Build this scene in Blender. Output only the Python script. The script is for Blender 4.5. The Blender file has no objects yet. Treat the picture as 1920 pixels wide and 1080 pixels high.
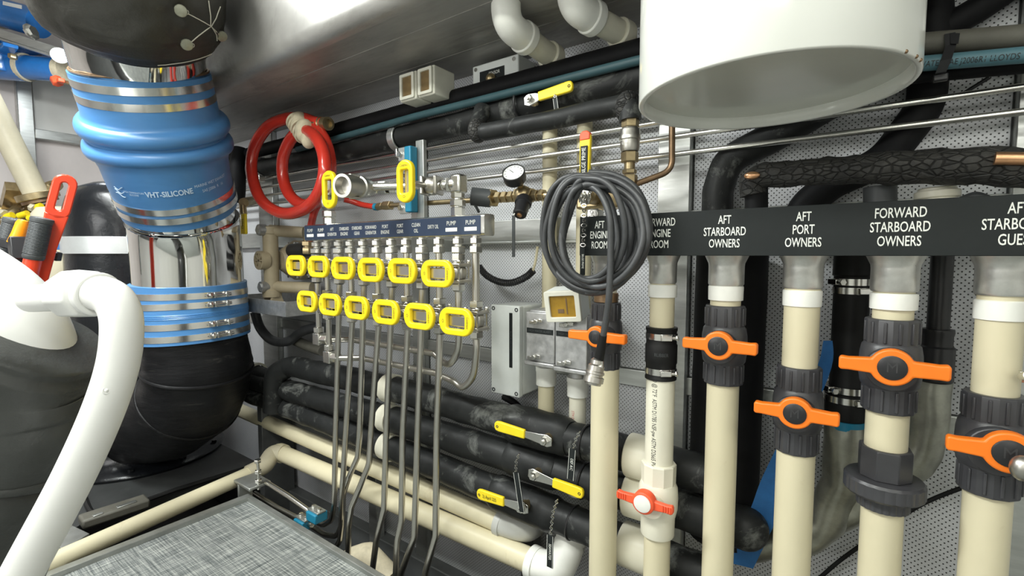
import bpy, math, random
from mathutils import Vector, Matrix, noise
from mathutils.bvhtree import BVHTree
random.seed(7)
V = Vector
scene = bpy.context.scene
COL = scene.collection
R = math.radians

# ------------------------------------------------------------------ camera, world, lights, exposure
CAM = V((0, -1.25, 0.95)); YAW = R(36); PIT = R(-3.94); F = 900.0
cd = bpy.data.cameras.new('camera'); cam = bpy.data.objects.new('camera', cd); COL.objects.link(cam)
cam.location = CAM; cam.rotation_euler = (R(90) + PIT, 0, YAW)
cd.sensor_width = 36; cd.lens = 36 * F / 1920; cd.clip_start = .02; cd.clip_end = 50
scene.camera = cam
w = bpy.data.worlds.new('world'); scene.world = w; w.use_nodes = True
w.node_tree.nodes['Background'].inputs[0].default_value = (.75, .85, 1, 1)
w.node_tree.nodes['Background'].inputs[1].default_value = .25

def area(name, loc, sx, sy, power, col, target):
    l = bpy.data.lights.new(name, 'AREA'); l.shape = 'RECTANGLE'; l.size = sx; l.size_y = sy
    l.energy = power; l.color = col
    o = bpy.data.objects.new(name, l); COL.objects.link(o); o.location = loc
    o.rotation_euler = (V(target) - V(loc)).to_track_quat('-Z', 'Y').to_euler()
    return o
area('ceiling_light', (-1.95, -1.3, 2.12), 1.2, .22, 40, (.96, 1, .98), (-1.95, -1.05, 0))
area('ceiling_light', (-.75, -1.75, 2.12), 1.3, .25, 28, (.97, 1, .93), (-.75, -1.2, 0))
area('ceiling_light', (.75, -1.75, 2.12), 1.2, .22, 9, (.97, 1, .9), (.6, -1.2, 0))
area('fill_light', (-1.6, -3.22, 1.45), 1.6, .5, 22, (1, 1, .98), (-1.4, 0, .9))  # added fill from behind the viewer, brightens the back wall
area('fill_light', (.3, -3.22, 1.45), 1.6, .5, 10, (1, 1, .95), (0, 0, .9))  # second added fill, towards the tank end
vs = scene.view_settings
vs.view_transform = 'Standard'; vs.look = 'None'; vs.gamma = 1; vs.use_curve_mapping = False
vs.exposure = 0.5

# ------------------------------------------------------------------ pixel -> place
fwd = V((-math.sin(YAW) * math.cos(PIT), math.cos(YAW) * math.cos(PIT), math.sin(PIT)))
rgt = V((math.cos(YAW), math.sin(YAW), 0)); upv = rgt.cross(fwd)
def ray(px, py): return fwd + rgt * ((px - 960) / F) + upv * ((540 - py) / F)
def P(px, py, y):                       # on the vertical plane y (parallel to the back wall)
    d = ray(px, py); return CAM + d * ((y - CAM.y) / d.y)
def PZ(px, py, z):                      # on a horizontal plane
    d = ray(px, py); return CAM + d * ((z - CAM.z) / d.z)
def PD(px, py, t): return CAM + ray(px, py) * t
def depth(p): return (V(p) - CAM).dot(fwd)
def rad(wpx, p):                        # radius of an upright pipe that is wpx wide in the photo
    p = V(p); d = p - CAM; t = math.hypot(d.dot(fwd), d.dot(rgt)); return wpx * depth(p) ** 2 / t / F / 2

# ------------------------------------------------------------------ materials
MATS = {}
class N:
    def __init__(s, name):
        s.m = bpy.data.materials.new(name); s.m.use_nodes = True; s.t = s.m.node_tree
        s.b = s.t.nodes['Principled BSDF']; s.tc = None
    def node(s, ty, **kw):
        n = s.t.nodes.new(ty)
        for k, v in kw.items():
            if isinstance(k, str) and hasattr(n, k): setattr(n, k, v)
        return n
    def link(s, a, b): s.t.links.new(a, b)
    def coord(s, scale=(1, 1, 1)):
        if not s.tc: s.tc = s.node('ShaderNodeTexCoord')
        mp = s.node('ShaderNodeMapping'); mp.inputs['Scale'].default_value = scale
        s.link(s.tc.outputs['Object'], mp.inputs[0]); return mp.outputs[0]
    def noise(s, scale, detail=4, rough=.6, stretch=(1, 1, 1), dist=0):
        n = s.node('ShaderNodeTexNoise'); n.inputs['Scale'].default_value = scale
        n.inputs['Detail'].default_value = detail; n.inputs['Roughness'].default_value = rough
        n.inputs['Distortion'].default_value = dist
        s.link(s.coord(stretch), n.inputs['Vector']); return n.outputs['Fac']
    def ramp(s, fac, stops):
        r = s.node('ShaderNodeValToRGB'); e = r.color_ramp.elements
        while len(e) < len(stops): e.new(.5)
        for i, (p, c) in enumerate(stops):
            e[i].position = p; e[i].color = c if len(c) == 4 else (*c, 1)
        s.link(fac, r.inputs[0]); return r.outputs[0]
    def bump(s, h, strength, dist=.002):
        b = s.node('ShaderNodeBump'); b.inputs['Strength'].default_value = strength
        b.inputs['Distance'].default_value = dist
        s.link(h, b.inputs['Height']); s.link(b.outputs[0], s.b.inputs['Normal'])
    def math(s, op, a, b=None):
        n = s.node('ShaderNodeMath', operation=op)
        for i, x in enumerate((a, b)):
            if x is None: continue
            if isinstance(x, (int, float)): n.inputs[i].default_value = x
            else: s.link(x, n.inputs[i])
        return n.outputs[0]
def c4(c): return (c[0], c[1], c[2], 1)
def mul(c, k): return tuple(min(1, x * k) for x in c[:3])
def mat(name, col, rough=.5, metal=0, var=.12, nscale=12, bump=0, bscale=60, stretch=(1, 1, 1), coat=0, rvar=.0, dirt=None, dpos=.62, dscale=7, spec=.5, bdist=.002):
    n = N(name); b = n.b
    b.inputs['Roughness'].default_value = rough; b.inputs['Metallic'].default_value = metal
    b.inputs['Coat Weight'].default_value = coat; b.inputs['Coat Roughness'].default_value = .08
    b.inputs['Specular IOR Level'].default_value = spec
    f = n.noise(nscale, 5, .65, stretch)
    c = n.ramp(f, [(.3, mul(col, 1 - var)), (.7, mul(col, 1 + var))])
    if dirt is not None:
        mx = n.node('ShaderNodeMix', data_type='RGBA')
        d = n.ramp(n.noise(dscale, 8, .72, stretch, .6), [(dpos, (0, 0, 0)), (dpos + .12, (1, 1, 1))])
        n.link(d, mx.inputs[0]); n.link(c, mx.inputs[6]); mx.inputs[7].default_value = c4(dirt); c = mx.outputs[2]
    n.link(c, b.inputs['Base Color'])
    if rvar:
        rr = n.ramp(n.noise(nscale * 1.7, 6, .7, stretch), [(.3, (max(0, rough - rvar),) * 3), (.7, (min(1, rough + rvar),) * 3)])
        n.link(rr, b.inputs['Roughness'])
    if bump: n.bump(n.noise(bscale, 6, .65, stretch), bump, bdist)
    MATS[name] = n.m; return n.m

mat('aluminium', (.56, .57, .55), .38, .85, .12, 9, .05, 40, (1, 1, 8), rvar=.1)
mat('bracket_alu', (.42, .43, .41), .42, .8, .14, 14, .04, 50, rvar=.1)
mat('soffit_metal', (.34, .33, .31), .42, .4, .28, 2.2, .05, 30, (1, 4, 1), rvar=.1, dirt=(.25, .245, .225), dpos=.52, dscale=2.4)
mat('polished_steel', (.86, .86, .84), .07, 1, .04, 6, .012, 14, (6, 6, 1))
mat('clamp_steel', (.78, .77, .74), .2, 1, .05, 30, .02, 80)
mat('tube_steel', (.60, .58, .53), .3, 1, .06, 10)
mat('fitting_steel', (.70, .69, .65), .27, 1, .05, 14)
mat('valve_steel', (.52, .50, .46), .36, 1, .12, 24)
mat('galvanised', (.5, .5, .5), .45, .8, .22, 38, .04, 80, rvar=.12)
mat('duct_silver', (.36, .36, .31), .42, .75, .3, 16, .3, 22, rvar=.12)
mat('cast_alu', (.66, .66, .63), .36, .75, .16, 20, .12, 110, rvar=.1)
mat('brass', (.42, .33, .19), .36, .9, .2, 40, .05, 140)
mat('copper', (.72, .4, .22), .33, .95, .15, 30)
mat('old_copper', (.26, .17, .1), .42, .75, .25, 30)
mat('cream_pvc', (.66, .60, .42), .42, 0, .06, 5, .02, 80, dirt=(.52, .44, .28), dpos=.60, dscale=5, stretch=(1, 1, .5))
mat('aged_cream_pvc', (.55, .50, .37), .5, 0, .1, 7, .03, 80, dirt=(.4, .31, .2), dpos=.63, dscale=9)
mat('ivory_pvc', (.78, .75, .62), .35, 0, .05, 8, .02, 80)
mat('white_pvc', (.82, .82, .77), .36, 0, .05, 10, .02, 80, dirt=(.66, .63, .52), dpos=.7, dscale=14)
mat('grey_pvc_elbow', (.5, .5, .47), .42, 0, .08, 12)
mat('dark_pvc', (.05, .05, .055), .36, 0, .18, 10, .04, 120, dirt=(.16, .16, .16), dpos=.66, dscale=16)
mat('orange_plastic', (.92, .20, .012), .34, 0, .05, 20, .02, 160)
mat('red_plastic', (.85, .11, .04), .36, 0, .06, 20, .02, 160)
mat('yellow_vinyl', (.93, .70, .012), .34, 0, .04, 30, .02, 160)
mat('yellow_grip', (.90, .68, .02), .42, 0, .07, 30, .03, 160, dirt=(.6, .45, .05), dpos=.68, dscale=30)
mat('black_rubber', (.013, .013, .013), .5, 0, .2, 20, .04, 90, spec=.22)
mat('insulation', (.017, .018, .018), .5, 0, .3, 9, .3, 26, rvar=.12, dirt=(.15, .155, .145), dpos=.56, dscale=7, spec=.25)
mat('insulation_dark', (.009, .009, .010), .6, 0, .3, 9, .2, 30, spec=.15, dirt=(.03, .03, .03), dpos=.64, dscale=9)
mat('grey_hose', (.12, .115, .095), .62, 0, .2, 14, .15, 40)
mat('black_plastic', (.018, .018, .02), .35, 0, .15, 20)
mat('cable_rubber', (.055, .057, .06), .42, 0, .2, 30, .04, 120)
mat('blue_silicone', (.075, .23, .50), .33, 0, .07, 4, .03, 160, (1, 1, 6))
mat('blue_paint', (.02, .16, .48), .25, 0, .15, 8, .05, 30, coat=.4)
mat('blue_plastic', (.015, .20, .33), .42, 0, .08, 20)
mat('blue_strap', (.02, .13, .36), .6, 0, .15, 40, .1, 200)
mat('teal_hose', (.035, .085, .10), .5, 0, .12, 14)
mat('print_hose', (.085, .19, .23), .5, 0, .12, 14)
mat('red_hose', (.55, .035, .02), .24, 0, .1, 14, coat=.35)
mat('red_paint', (.78, .06, .02), .3, 0, .08, 14, coat=.3)
mat('tape', (.6, .53, .38), .7, 0, .14, 40, .2, 70)
mat('leather', (.05, .052, .05), .36, 0, .25, 5, .4, 15, rvar=.08, bdist=.010)
mat('blanket', (.03, .029, .024), .46, 0, .2, 3.5, .35, 14, rvar=.06, dirt=(.075, .075, .06), dpos=.66, dscale=4, bdist=.012)
mat('thread', (.6, .58, .5), .7)
mat('pearl_button', (.34, .34, .27), .35, .4, .15, 60)
mat('fibreglass_black', (.009, .009, .010), .4, 0, .3, 7, .35, 15, (1, 1, 6), bdist=.004, rvar=.08, dirt=(.04, .039, .034), dpos=.6, dscale=7, spec=.18)
mat('muffler_black', (.008, .009, .011), .24, 0, .3, 9, .4, 30, coat=.12, spec=.3, bdist=.005)
mat('silver_band', (.62, .64, .64), .35, .55, .08, 12)
mat('white_paint', (.84, .85, .80), .17, 0, .025, 3, coat=.55)
mat('white_tube_paint', (.86, .86, .84), .3, 0, .03, 6, .04, 60)
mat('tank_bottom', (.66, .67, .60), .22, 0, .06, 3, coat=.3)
mat('beige_plastic', (.44, .37, .25), .5, 0, .1, 14, .06, 90)
mat('grey_box', (.76, .79, .77), .45, 0, .04, 20, .03, 200)
mat('beige_box', (.70, .69, .60), .5, 0, .05, 20)
mat('amber_glass', (.33, .19, .02), .16, 0, .35, 16)
mat('brown_glass', (.22, .15, .07), .25, 0, .3, 18)
mat('sign_black', (.018, .021, .021), .5, 0, .1, 16, spec=.18)
mat('label_blue', (.028, .045, .085), .3, 0, .2, 5)
mat('label_strip', (.85, .85, .83), .5)
mat('ink_white', (.78, .79, .74), .55)
mat('ink_pale', (.55, .7, .85), .55)
mat('ink_black', (.02, .02, .02), .6)
mat('ink_red', (.55, .05, .06), .6)
mat('gauge_face', (.82, .84, .8), .3)
mat('deck_plate', (.055, .058, .058), .5, .1, .2, 8, .08, 40, dirt=(.1, .1, .095), dpos=.6)
mat('bilge', (.02, .02, .02), .5, 0, .3, 8, .1, 20)
mat('stringer', (.11, .115, .115), .5, .2, .2, 9)
mat('room_paint', (.78, .77, .74), .6, 0, .05, 3, .02, 40)
mat('far_wall_paint', (.70, .64, .62), .6, 0, .07, 3, .05, 24)
mat('lamp_housing', (.7, .7, .68), .4)
mat('orange_handle', (.9, .33, .01), .35)
mat('cap_mark', (.035, .035, .037), .5)
mat('grip_grey', (.06, .065, .068), .5)

def perf():
    n = N('perforated_panel'); b = n.b
    b.inputs['Roughness'].default_value = .42; b.inputs['Metallic'].default_value = .12
    sx = n.node('ShaderNodeSeparateXYZ'); n.link(n.coord(), sx.inputs[0])
    u = n.math('MULTIPLY', sx.outputs[0], 1 / .0108); v = n.math('MULTIPLY', sx.outputs[2], 1 / .0108)
    a = n.math('ADD', u, v); c = n.math('SUBTRACT', u, v)
    fa = n.math('SUBTRACT', n.math('FRACT', a), .5); fc = n.math('SUBTRACT', n.math('FRACT', c), .5)
    d = n.math('SQRT', n.math('ADD', n.math('MULTIPLY', fa, fa), n.math('MULTIPLY', fc, fc)))
    hole = n.ramp(d, [(.155, (0, 0, 0)), (.215, (1, 1, 1))])
    f = n.noise(2.5, 4)
    base = n.ramp(f, [(.3, (.56, .57, .60)), (.7, (.66, .67, .68))])
    mx = n.node('ShaderNodeMix', data_type='RGBA')
    n.link(hole, mx.inputs[0]); mx.inputs[6].default_value = (.02, .02, .02, 1); n.link(base, mx.inputs[7])
    n.link(mx.outputs[2], b.inputs['Base Color']); n.bump(hole, .35, .0015)
    MATS['perforated_panel'] = n.m
perf()
def carpet():
    n = N('carpet'); b = n.b; b.inputs['Roughness'].default_value = .9
    a = n.noise(260, 2, .6, (1, .03, 1)); c = n.noise(260, 2, .6, (.03, 1, 1)); g = n.noise(900, 2, .5)
    s = n.math('MULTIPLY', n.math('ADD', n.math('ADD', a, c), g), .3333)
    col = n.ramp(s, [(.41, (.06, .07, .07)), (.5, (.2, .215, .21)), (.59, (.5, .51, .47))])
    n.link(col, b.inputs['Base Color']); n.bump(s, .6, .003); MATS['carpet'] = n.m
carpet()
def charred():
    n = N('charred_insulation'); b = n.b; b.inputs['Roughness'].default_value = .62
    vo = n.node('ShaderNodeTexVoronoi', feature='DISTANCE_TO_EDGE'); vo.inputs['Scale'].default_value = 85
    mpv = n.coord((.7, 1, 1.2)); n.link(mpv, vo.inputs['Vector'])
    cr = n.ramp(vo.outputs['Distance'], [(.0, (0, 0, 0)), (.12, (1, 1, 1))])
    f = n.noise(25, 6, .7)
    col = n.ramp(f, [(.35, (.008, .008, .008)), (.75, (.05, .048, .042))])
    mx = n.node('ShaderNodeMix', data_type='RGBA', blend_type='MULTIPLY'); mx.inputs[0].default_value = .8
    n.link(col, mx.inputs[6]); n.link(cr, mx.inputs[7]); n.link(mx.outputs[2], b.inputs['Base Color'])
    n.bump(n.math('ADD', n.math('MULTIPLY', cr, .6), f), .8, .004); MATS['charred_insulation'] = n.m
charred()
def emit(name, col, s):
    n = N(name); n.b.inputs['Base Color'].default_value = c4(col)
    n.b.inputs['Emission Color'].default_value = c4(col); n.b.inputs['Emission Strength'].default_value = s
    MATS[name] = n.m
emit('lamp_glow', (.95, 1, 1), 14)

# ------------------------------------------------------------------ mesh tools
def frame(d, hint=None):
    d = V(d).normalized()
    h = V(hint) if hint is not None else (V((0, 0, 1)) if abs(d.z) < .9 else V((1, 0, 0)))
    x = h.cross(d)
    if x.length < 1e-6: x = V((0, 1, 0)).cross(d)
    x.normalize(); return x, d.cross(x).normalized(), d
def spline(pts, k=8, closed=False):
    pts = [V(p) for p in pts]; out = []; n = len(pts)
    rng = range(n) if closed else range(n - 1)
    for i in rng:
        g = lambda j: pts[j % n] if closed else pts[max(0, min(n - 1, j))]
        p0, p1, p2, p3 = g(i - 1), g(i), g(i + 1), g(i + 2)
        for s in range(k):
            t = s / k
            out.append(.5 * ((2 * p1) + (-p0 + p2) * t + (2 * p0 - 5 * p1 + 4 * p2 - p3) * t * t + (-p0 + 3 * p1 - 3 * p2 + p3) * t ** 3))
    if not closed: out.append(pts[-1])
    return out
def fillet(pts, r, k=7):
    pts = [V(p) for p in pts]; out = [pts[0]]
    for i in range(1, len(pts) - 1):
        a, b, c = pts[i - 1], pts[i], pts[i + 1]
        u = (a - b); v = (c - b); lu, lv = u.length, v.length
        if lu < 1e-6 or lv < 1e-6: continue
        u /= lu; v /= lv; ang = u.angle(v)
        if ang > 3.1: out.append(b); continue
        t = min(r / math.tan(ang / 2), lu * .49, lv * .49)
        s, e = b + u * t, b + v * t
        for j in range(k + 1):
            q = j / k; out.append((1 - q) ** 2 * s + 2 * q * (1 - q) * b + q * q * e)
    out.append(pts[-1]); return out
def lerp(a, b, t): return a + (b - a) * t
def along(a, b, n): return [V(a).lerp(V(b), i / n) for i in range(n + 1)]

class MB:
    def __init__(s): s.v = []; s.f = []
    def add(s, vs, fs):
        o = len(s.v); s.v += [V(x) for x in vs]; s.f += [tuple(i + o for i in f) for f in fs]; return s
    def box(s, c, size, M=None):
        hx, hy, hz = size[0] / 2, size[1] / 2, size[2] / 2
        pts = [V((x, y, z)) for x in (-hx, hx) for y in (-hy, hy) for z in (-hz, hz)]
        if M is not None: pts = [M @ p for p in pts]
        return s.add([V(c) + p for p in pts], [(0, 1, 3, 2), (4, 6, 7, 5), (0, 4, 5, 1), (2, 3, 7, 6), (0, 2, 6, 4), (1, 5, 7, 3)])
    def span(s, a, b):
        a, b = V(a), V(b); return s.box((a + b) / 2, (abs(b.x - a.x), abs(b.y - a.y), abs(b.z - a.z)))
    def hexa(s, eight):                 # four bottom corners then four top corners
        return s.add(eight, [(3, 2, 1, 0), (4, 5, 6, 7), (0, 1, 5, 4), (1, 2, 6, 5), (2, 3, 7, 6), (3, 0, 4, 7)])
    def tube(s, pts, r, n=14, cap=True, jit=0, jf=30, closed=False):
        pts = [V(p) for p in pts]; q = [pts[0]]; rr = [r[0] if isinstance(r, (list, tuple)) else r]
        for i in range(1, len(pts)):
            if (pts[i] - q[-1]).length > 1e-6: q.append(pts[i]); rr.append(r[i] if isinstance(r, (list, tuple)) else r)
        pts = q; m = len(pts)
        if m < 2: return s
        tan = []
        for i in range(m):
            a = pts[(i - 1) % m] if closed or i > 0 else pts[i]; b = pts[(i + 1) % m] if closed or i < m - 1 else pts[i]
            t = (b - a); tan.append(t.normalized() if t.length > 1e-9 else V((0, 0, 1)))
        x, y, _ = frame(tan[0]); vs = []; prev = tan[0]
        for i in range(m):
            ax = prev.cross(tan[i])
            if ax.length > 1e-7:
                M = Matrix.Rotation(prev.angle(tan[i]), 3, ax.normalized()); x = M @ x; y = M @ y
            prev = tan[i]
            for k in range(n):
                a = 2 * math.pi * k / n; d = x * math.cos(a) + y * math.sin(a); ra = rr[i]
                p = pts[i] + d * ra
                if jit: p = p + d * (jit * noise.noise(p * jf))
                vs.append(p)
        fs = []
        for i in range(m if closed else m - 1):
            for k in range(n):
                a = i * n + k; b = i * n + (k + 1) % n; i2 = (i + 1) % m
                fs.append((a, b, i2 * n + (k + 1) % n, i2 * n + k))
        if cap and not closed: fs.append(tuple(range(n - 1, -1, -1))); fs.append(tuple((m - 1) * n + k for k in range(n)))
        return s.add(vs, fs)
    def lathe(s, o, d, prof, n=28, cap=True, phase=0, hint=None):
        x, y, z = frame(d, hint); o = V(o); vs = []
        for (r, h) in prof:
            for k in range(n):
                a = 2 * math.pi * k / n + phase; vs.append(o + z * h + (x * math.cos(a) + y * math.sin(a)) * r)
        fs = []
        for i in range(len(prof) - 1):
            for k in range(n): fs.append((i * n + k, i * n + (k + 1) % n, (i + 1) * n + (k + 1) % n, (i + 1) * n + k))
        if cap: fs.append(tuple(range(n - 1, -1, -1))); fs.append(tuple((len(prof) - 1) * n + k for k in range(n)))
        return s.add(vs, fs)
    def cyl(s, a, b, r, n=20, r2=None):
        a, b = V(a), V(b); return s.lathe(a, b - a, [(r, 0), (r if r2 is None else r2, (b - a).length)], n)
    def hexn(s, a, b, r, phase=0):
        a, b = V(a), V(b); L = (b - a).length; e = min(L * .12, r * .12)
        return s.lathe(a, b - a, [(r * .92, 0), (r, e), (r, L - e), (r * .92, L)], 6, phase=phase)
    def ring(s, a, b, ro, ri, n=32):
        a, b = V(a), V(b); L = (b - a).length
        s.lathe(a, b - a, [(ri, 0), (ro, 0), (ro, L), (ri, L), (ri, 0)], n, cap=False); return s
    def torus(s, c, d, R_, r, n=28, m=8, sx=1, sy=1, hint=None):
        x, y, z = frame(d, hint); c = V(c)
        pts = [c + x * math.cos(2 * math.pi * k / n) * R_ * sx + y * math.sin(2 * math.pi * k / n) * R_ * sy for k in range(n)]
        return s.tube(pts, r, m, closed=True)
    def ball(s, c, r, n=14, m=8, sq=(1, 1, 1)):
        prof = [(math.sin(math.pi * i / m) * r if 0 < i < m else r * .02, -math.cos(math.pi * i / m) * r) for i in range(m + 1)]
        o = len(s.v); s.lathe((0, 0, 0), (0, 0, 1), prof, n)
        for i in range(o, len(s.v)): s.v[i] = V((s.v[i].x * sq[0], s.v[i].y * sq[1], s.v[i].z * sq[2])) + V(c)
        return s
    def prism(s, outline, o, ex, ey, depth_vec):     # 2D outline in ex, ey, pushed along depth_vec
        o, ex, ey, dv = V(o), V(ex), V(ey), V(depth_vec); n = len(outline)
        vs = [o + ex * a + ey * b for a, b in outline]; vs += [p + dv for p in vs]
        fs = [tuple(range(n)), tuple(range(2 * n - 1, n - 1, -1))]
        for k in range(n): fs.append((k, n + k, n + (k + 1) % n, (k + 1) % n))
        return s.add(vs, fs)
    def holed(s, outer, inner, o, ex, ey, dv):       # ring plate: outer and inner outlines with equal counts
        o, ex, ey, dv = V(o), V(ex), V(ey), V(dv); n = len(outer)
        A = [o + ex * a + ey * b for a, b in outer]; B = [o + ex * a + ey * b for a, b in inner]
        vs = A + B + [p + dv for p in A] + [p + dv for p in B]; fs = []
        for k in range(n):
            j = (k + 1) % n
            fs += [(k, j, n + j, n + k), (2 * n + j, 2 * n + k, 3 * n + k, 3 * n + j), (j, k, 2 * n + k, 2 * n + j), (n + k, n + j, 3 * n + j, 3 * n + k)]
        return s.add(vs, fs)
    def build(s, name, m, parent=None, bevel=0, sharp=38, kind=None, seg=2):
        me = bpy.data.meshes.new(name)
        base = WL.get(parent.name, V((0, 0, 0))) if parent else V((0, 0, 0))
        me.from_pydata([tuple(v - base) for v in s.v], [], s.f); me.update()
        import bmesh
        bm = bmesh.new(); bm.from_mesh(me); bmesh.ops.recalc_face_normals(bm, faces=bm.faces); bm.to_mesh(me); bm.free()
        me.shade_smooth(); me.set_sharp_from_angle(angle=R(sharp))
        me.materials.append(MATS[m])
        o = bpy.data.objects.new(name, me); COL.objects.link(o)
        if parent: o.parent = parent
        WL[o.name] = base
        if bevel:
            b = o.modifiers.new('bevel', 'BEVEL'); b.width = bevel; b.segments = seg; b.limit_method = 'ANGLE'; b.angle_limit = R(40)
            b.harden_normals = False
        if kind: o['kind'] = kind
        return o
WL = {}
def thing(name, label, cat, loc, group=None):
    o = bpy.data.objects.new(name, None); COL.objects.link(o); o.location = V(loc); o.empty_display_size = .02
    o['label'] = label; o['category'] = cat
    if group: o['group'] = group
    WL[o.name] = V(loc); return o
def tag(o, label, cat, group=None):
    o['label'] = label; o['category'] = cat
    if group: o['group'] = group
    return o
def roundrect(w, h, r, k=5):
    out = []
    for cx, cy, a0 in ((w / 2 - r, h / 2 - r, 0), (-w / 2 + r, h / 2 - r, 90), (-w / 2 + r, -h / 2 + r, 180), (w / 2 - r, -h / 2 + r, 270)):
        for i in range(k + 1):
            a = R(a0 + 90 * i / k); out.append((cx + r * math.cos(a), cy + r * math.sin(a)))
    return out
def text_mesh(body, size, sx=.82, bold=0.0, align='CENTER'):
    c = bpy.data.curves.new('text', 'FONT'); c.body = body; c.size = size; c.align_x = align; c.align_y = 'CENTER'; c.offset = bold
    c.resolution_u = 3
    o = bpy.data.objects.new('text', c); COL.objects.link(o)
    dg = bpy.context.evaluated_depsgraph_get(); me = bpy.data.meshes.new_from_object(o.evaluated_get(dg))
    vs = [(v.co.x * sx, v.co.y) for v in me.vertices]; fs = [tuple(p.vertices) for p in me.polygons]
    bpy.data.objects.remove(o); bpy.data.curves.remove(c); bpy.data.meshes.remove(me); return vs, fs
def text(name, body, size, o, ex, ey, m, parent, sx=.82, bold=0.0, align='CENTER'):
    vs, fs = text_mesh(body, size, sx, bold, align); o, ex, ey = V(o), V(ex).normalized(), V(ey).normalized()
    b = MB(); b.add([o + ex * a + ey * c for a, c in vs], fs); return b.build(name, m, parent)
def text_cyl(name, body, size, axis_pt, axis, front, r, m, parent, sx=.82, vert=False, bold=0.0, align='CENTER'):
    # wrap print round a pipe: vert=False -> reads round the pipe, True -> reads down the pipe
    vs, fs = text_mesh(body, size, sx, bold, align); ax = V(axis).normalized(); fr = V(front); fr = (fr - ax * fr.dot(ax)).normalized()
    side = ax.cross(fr); A = V(axis_pt); pts = []
    for a, c in vs:
        t, h = (a, c) if not vert else (c, -a)
        pts.append(A + ax * h + (fr * math.cos(t / r) + side * math.sin(t / r)) * r)
    b = MB(); b.add(pts, fs); return b.build(name, m, parent)
X = V((1, 0, 0)); Y = V((0, 1, 0)); Z = V((0, 0, 1))
# ================================================================== the setting
def struct(name, mb, m, parent=None, **k):
    o = mb.build(name, m, parent, **k)
    if not parent: o['kind'] = 'structure'
    return o
wall = struct('wall_back', MB().span((-4.3, .004, -.6), (1.6, .08, 2.7)), 'stringer')
ribs = [(-2.46, -2.32), (-1.345, -1.285), (-.428, -.348), (.212, .30), (1.0, 1.08)]
edges = [-4.25] + [e for r in ribs for e in r] + [1.58]
for i in range(0, len(edges), 2):
    a, b = edges[i], edges[i + 1]
    for z0, z1 in ((-.2, .59), (.64, .992), (1.062, 1.56)):
        MB().span((a + .003, -.002, z0), (b - .003, .004, z1)).build('perforated_panel', 'perforated_panel', wall)
for k, (a, b) in enumerate(ribs):
    mb = MB().span((a, -.03, -.45), (b, -.024, 1.545)).span((a, -.024, -.45), (a + .006, .004, 1.545)).span((b - .006, -.024, -.45), (b, .004, 1.545))
    struct('trim_%d' % (k + 1), mb, 'aluminium' if k not in (1,) else 'bracket_alu', bevel=.002)
struct('trim_6', MB().span((-4.2, -.012, .993), (1.55, 0.003, 1.061)).span((-4.2, -.028, .985), (1.55, -.004, .993)), 'aluminium', bevel=.002)
struct('trim_7', MB().span((-4.2, -.012, .592), (1.55, 0.003, .638)), 'aluminium', bevel=.002)
struct('trim_8', MB().span((-4.2, -.05, -.36), (1.55, 0.003, -.2)), 'stringer', bevel=.004)
# soffit: flat underside by the wall, rounded edge, then a steep face up to the main ceiling
prof = [(0.0, 1.545), (-.12, 1.545), (-.30, 1.545), (-.415, 1.545)]
for i in range(9):
    a = R(88 * i / 8); prof.append((-.415 - .045 * math.sin(a), 1.590 - .045 * math.cos(a)))
prof.append((-.499, 2.7))
mb = MB(); xs = [-2.9 + .15 * i for i in range(31)]
for x in xs: mb.v += [V((x, y, z)) for y, z in prof] + [V((x, y + .01, z + .012)) for y, z in prof]
n = len(prof)
for i in range(len(xs) - 1):
    for j in range(n - 1):
        a = i * 2 * n + j; mb.f += [(a, a + 1, a + 2 * n + 1, a + 2 * n), (a + n, a + 3 * n, a + 3 * n + 1, a + n + 1)]
struct('ceiling', mb, 'soffit_metal', sharp=60)
for yy in (-.16, -.33):
    MB().span((-2.85, yy - .0015, 1.5435), (1.5, yy + .0015, 1.5452)).build('weld_seam', 'soffit_metal', bpy.data.objects['ceiling'])
struct('ceiling_main', MB().span((-4.3, -3.3, 2.7), (1.7, .08, 2.76)), 'room_paint')
struct('wall_soffit_end', MB().add([(-2.9, 0, 1.545), (-2.9, -.415, 1.545), (-2.9, -.46, 1.59), (-2.9, -.499, 2.7), (-2.9, 0, 2.7)], [(0, 1, 2, 3, 4)]), 'soffit_metal')
struct('wall_front', MB().span((-4.3, -3.36, -.6), (1.7, -3.3, 2.76)), 'room_paint')
struct('wall_right', MB().span((1.6, -3.3, -.6), (1.66, .08, 2.76)), 'room_paint')
# ceiling lamp fittings behind and above the viewer
for (x, y, L, lab) in ((-1.95, -1.3, 1.2, 'long ceiling lamp above the exhaust hose'), (-.75, -1.75, 1.3, 'long ceiling lamp above the middle of the room'), (.75, -1.75, 1.2, 'long ceiling lamp above the white tank end')):
    t = thing('ceiling_lamp', lab, 'lamp', (x, y, 2.13), 'ceiling lamps')
    MB().box((x, y, 2.168), (L + .06, .30, .062)).build('lamp_housing', 'lamp_housing', t, bevel=.008)
    MB().box((x, y, 2.1355), (L, .22, .003)).build('diffuser', 'label_strip', t)
    for s in (-1, 1): MB().cyl((x + s * L * .4, y, 2.195), (x + s * L * .4, y, 2.7), .008, 10).build('hanger', 'lamp_housing', t)
for (x, lab) in ((-1.6, 'wide bulkhead lamp on the opposite wall towards the exhaust'), (.3, 'wide bulkhead lamp on the opposite wall towards the tank')):  # unseen fittings added to house the fill lights behind the viewer
    t = thing('fill_lamp', lab, 'lamp', (x, -3.26, 1.15), 'bulkhead lamps')
    MB().box((x, -3.269, 1.45), (1.68, .058, .58)).build('lamp_housing', 'lamp_housing', t, bevel=.008)
    MB().box((x, -3.238, 1.45), (1.6, .003, .5)).build('diffuser', 'label_strip', t)
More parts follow.
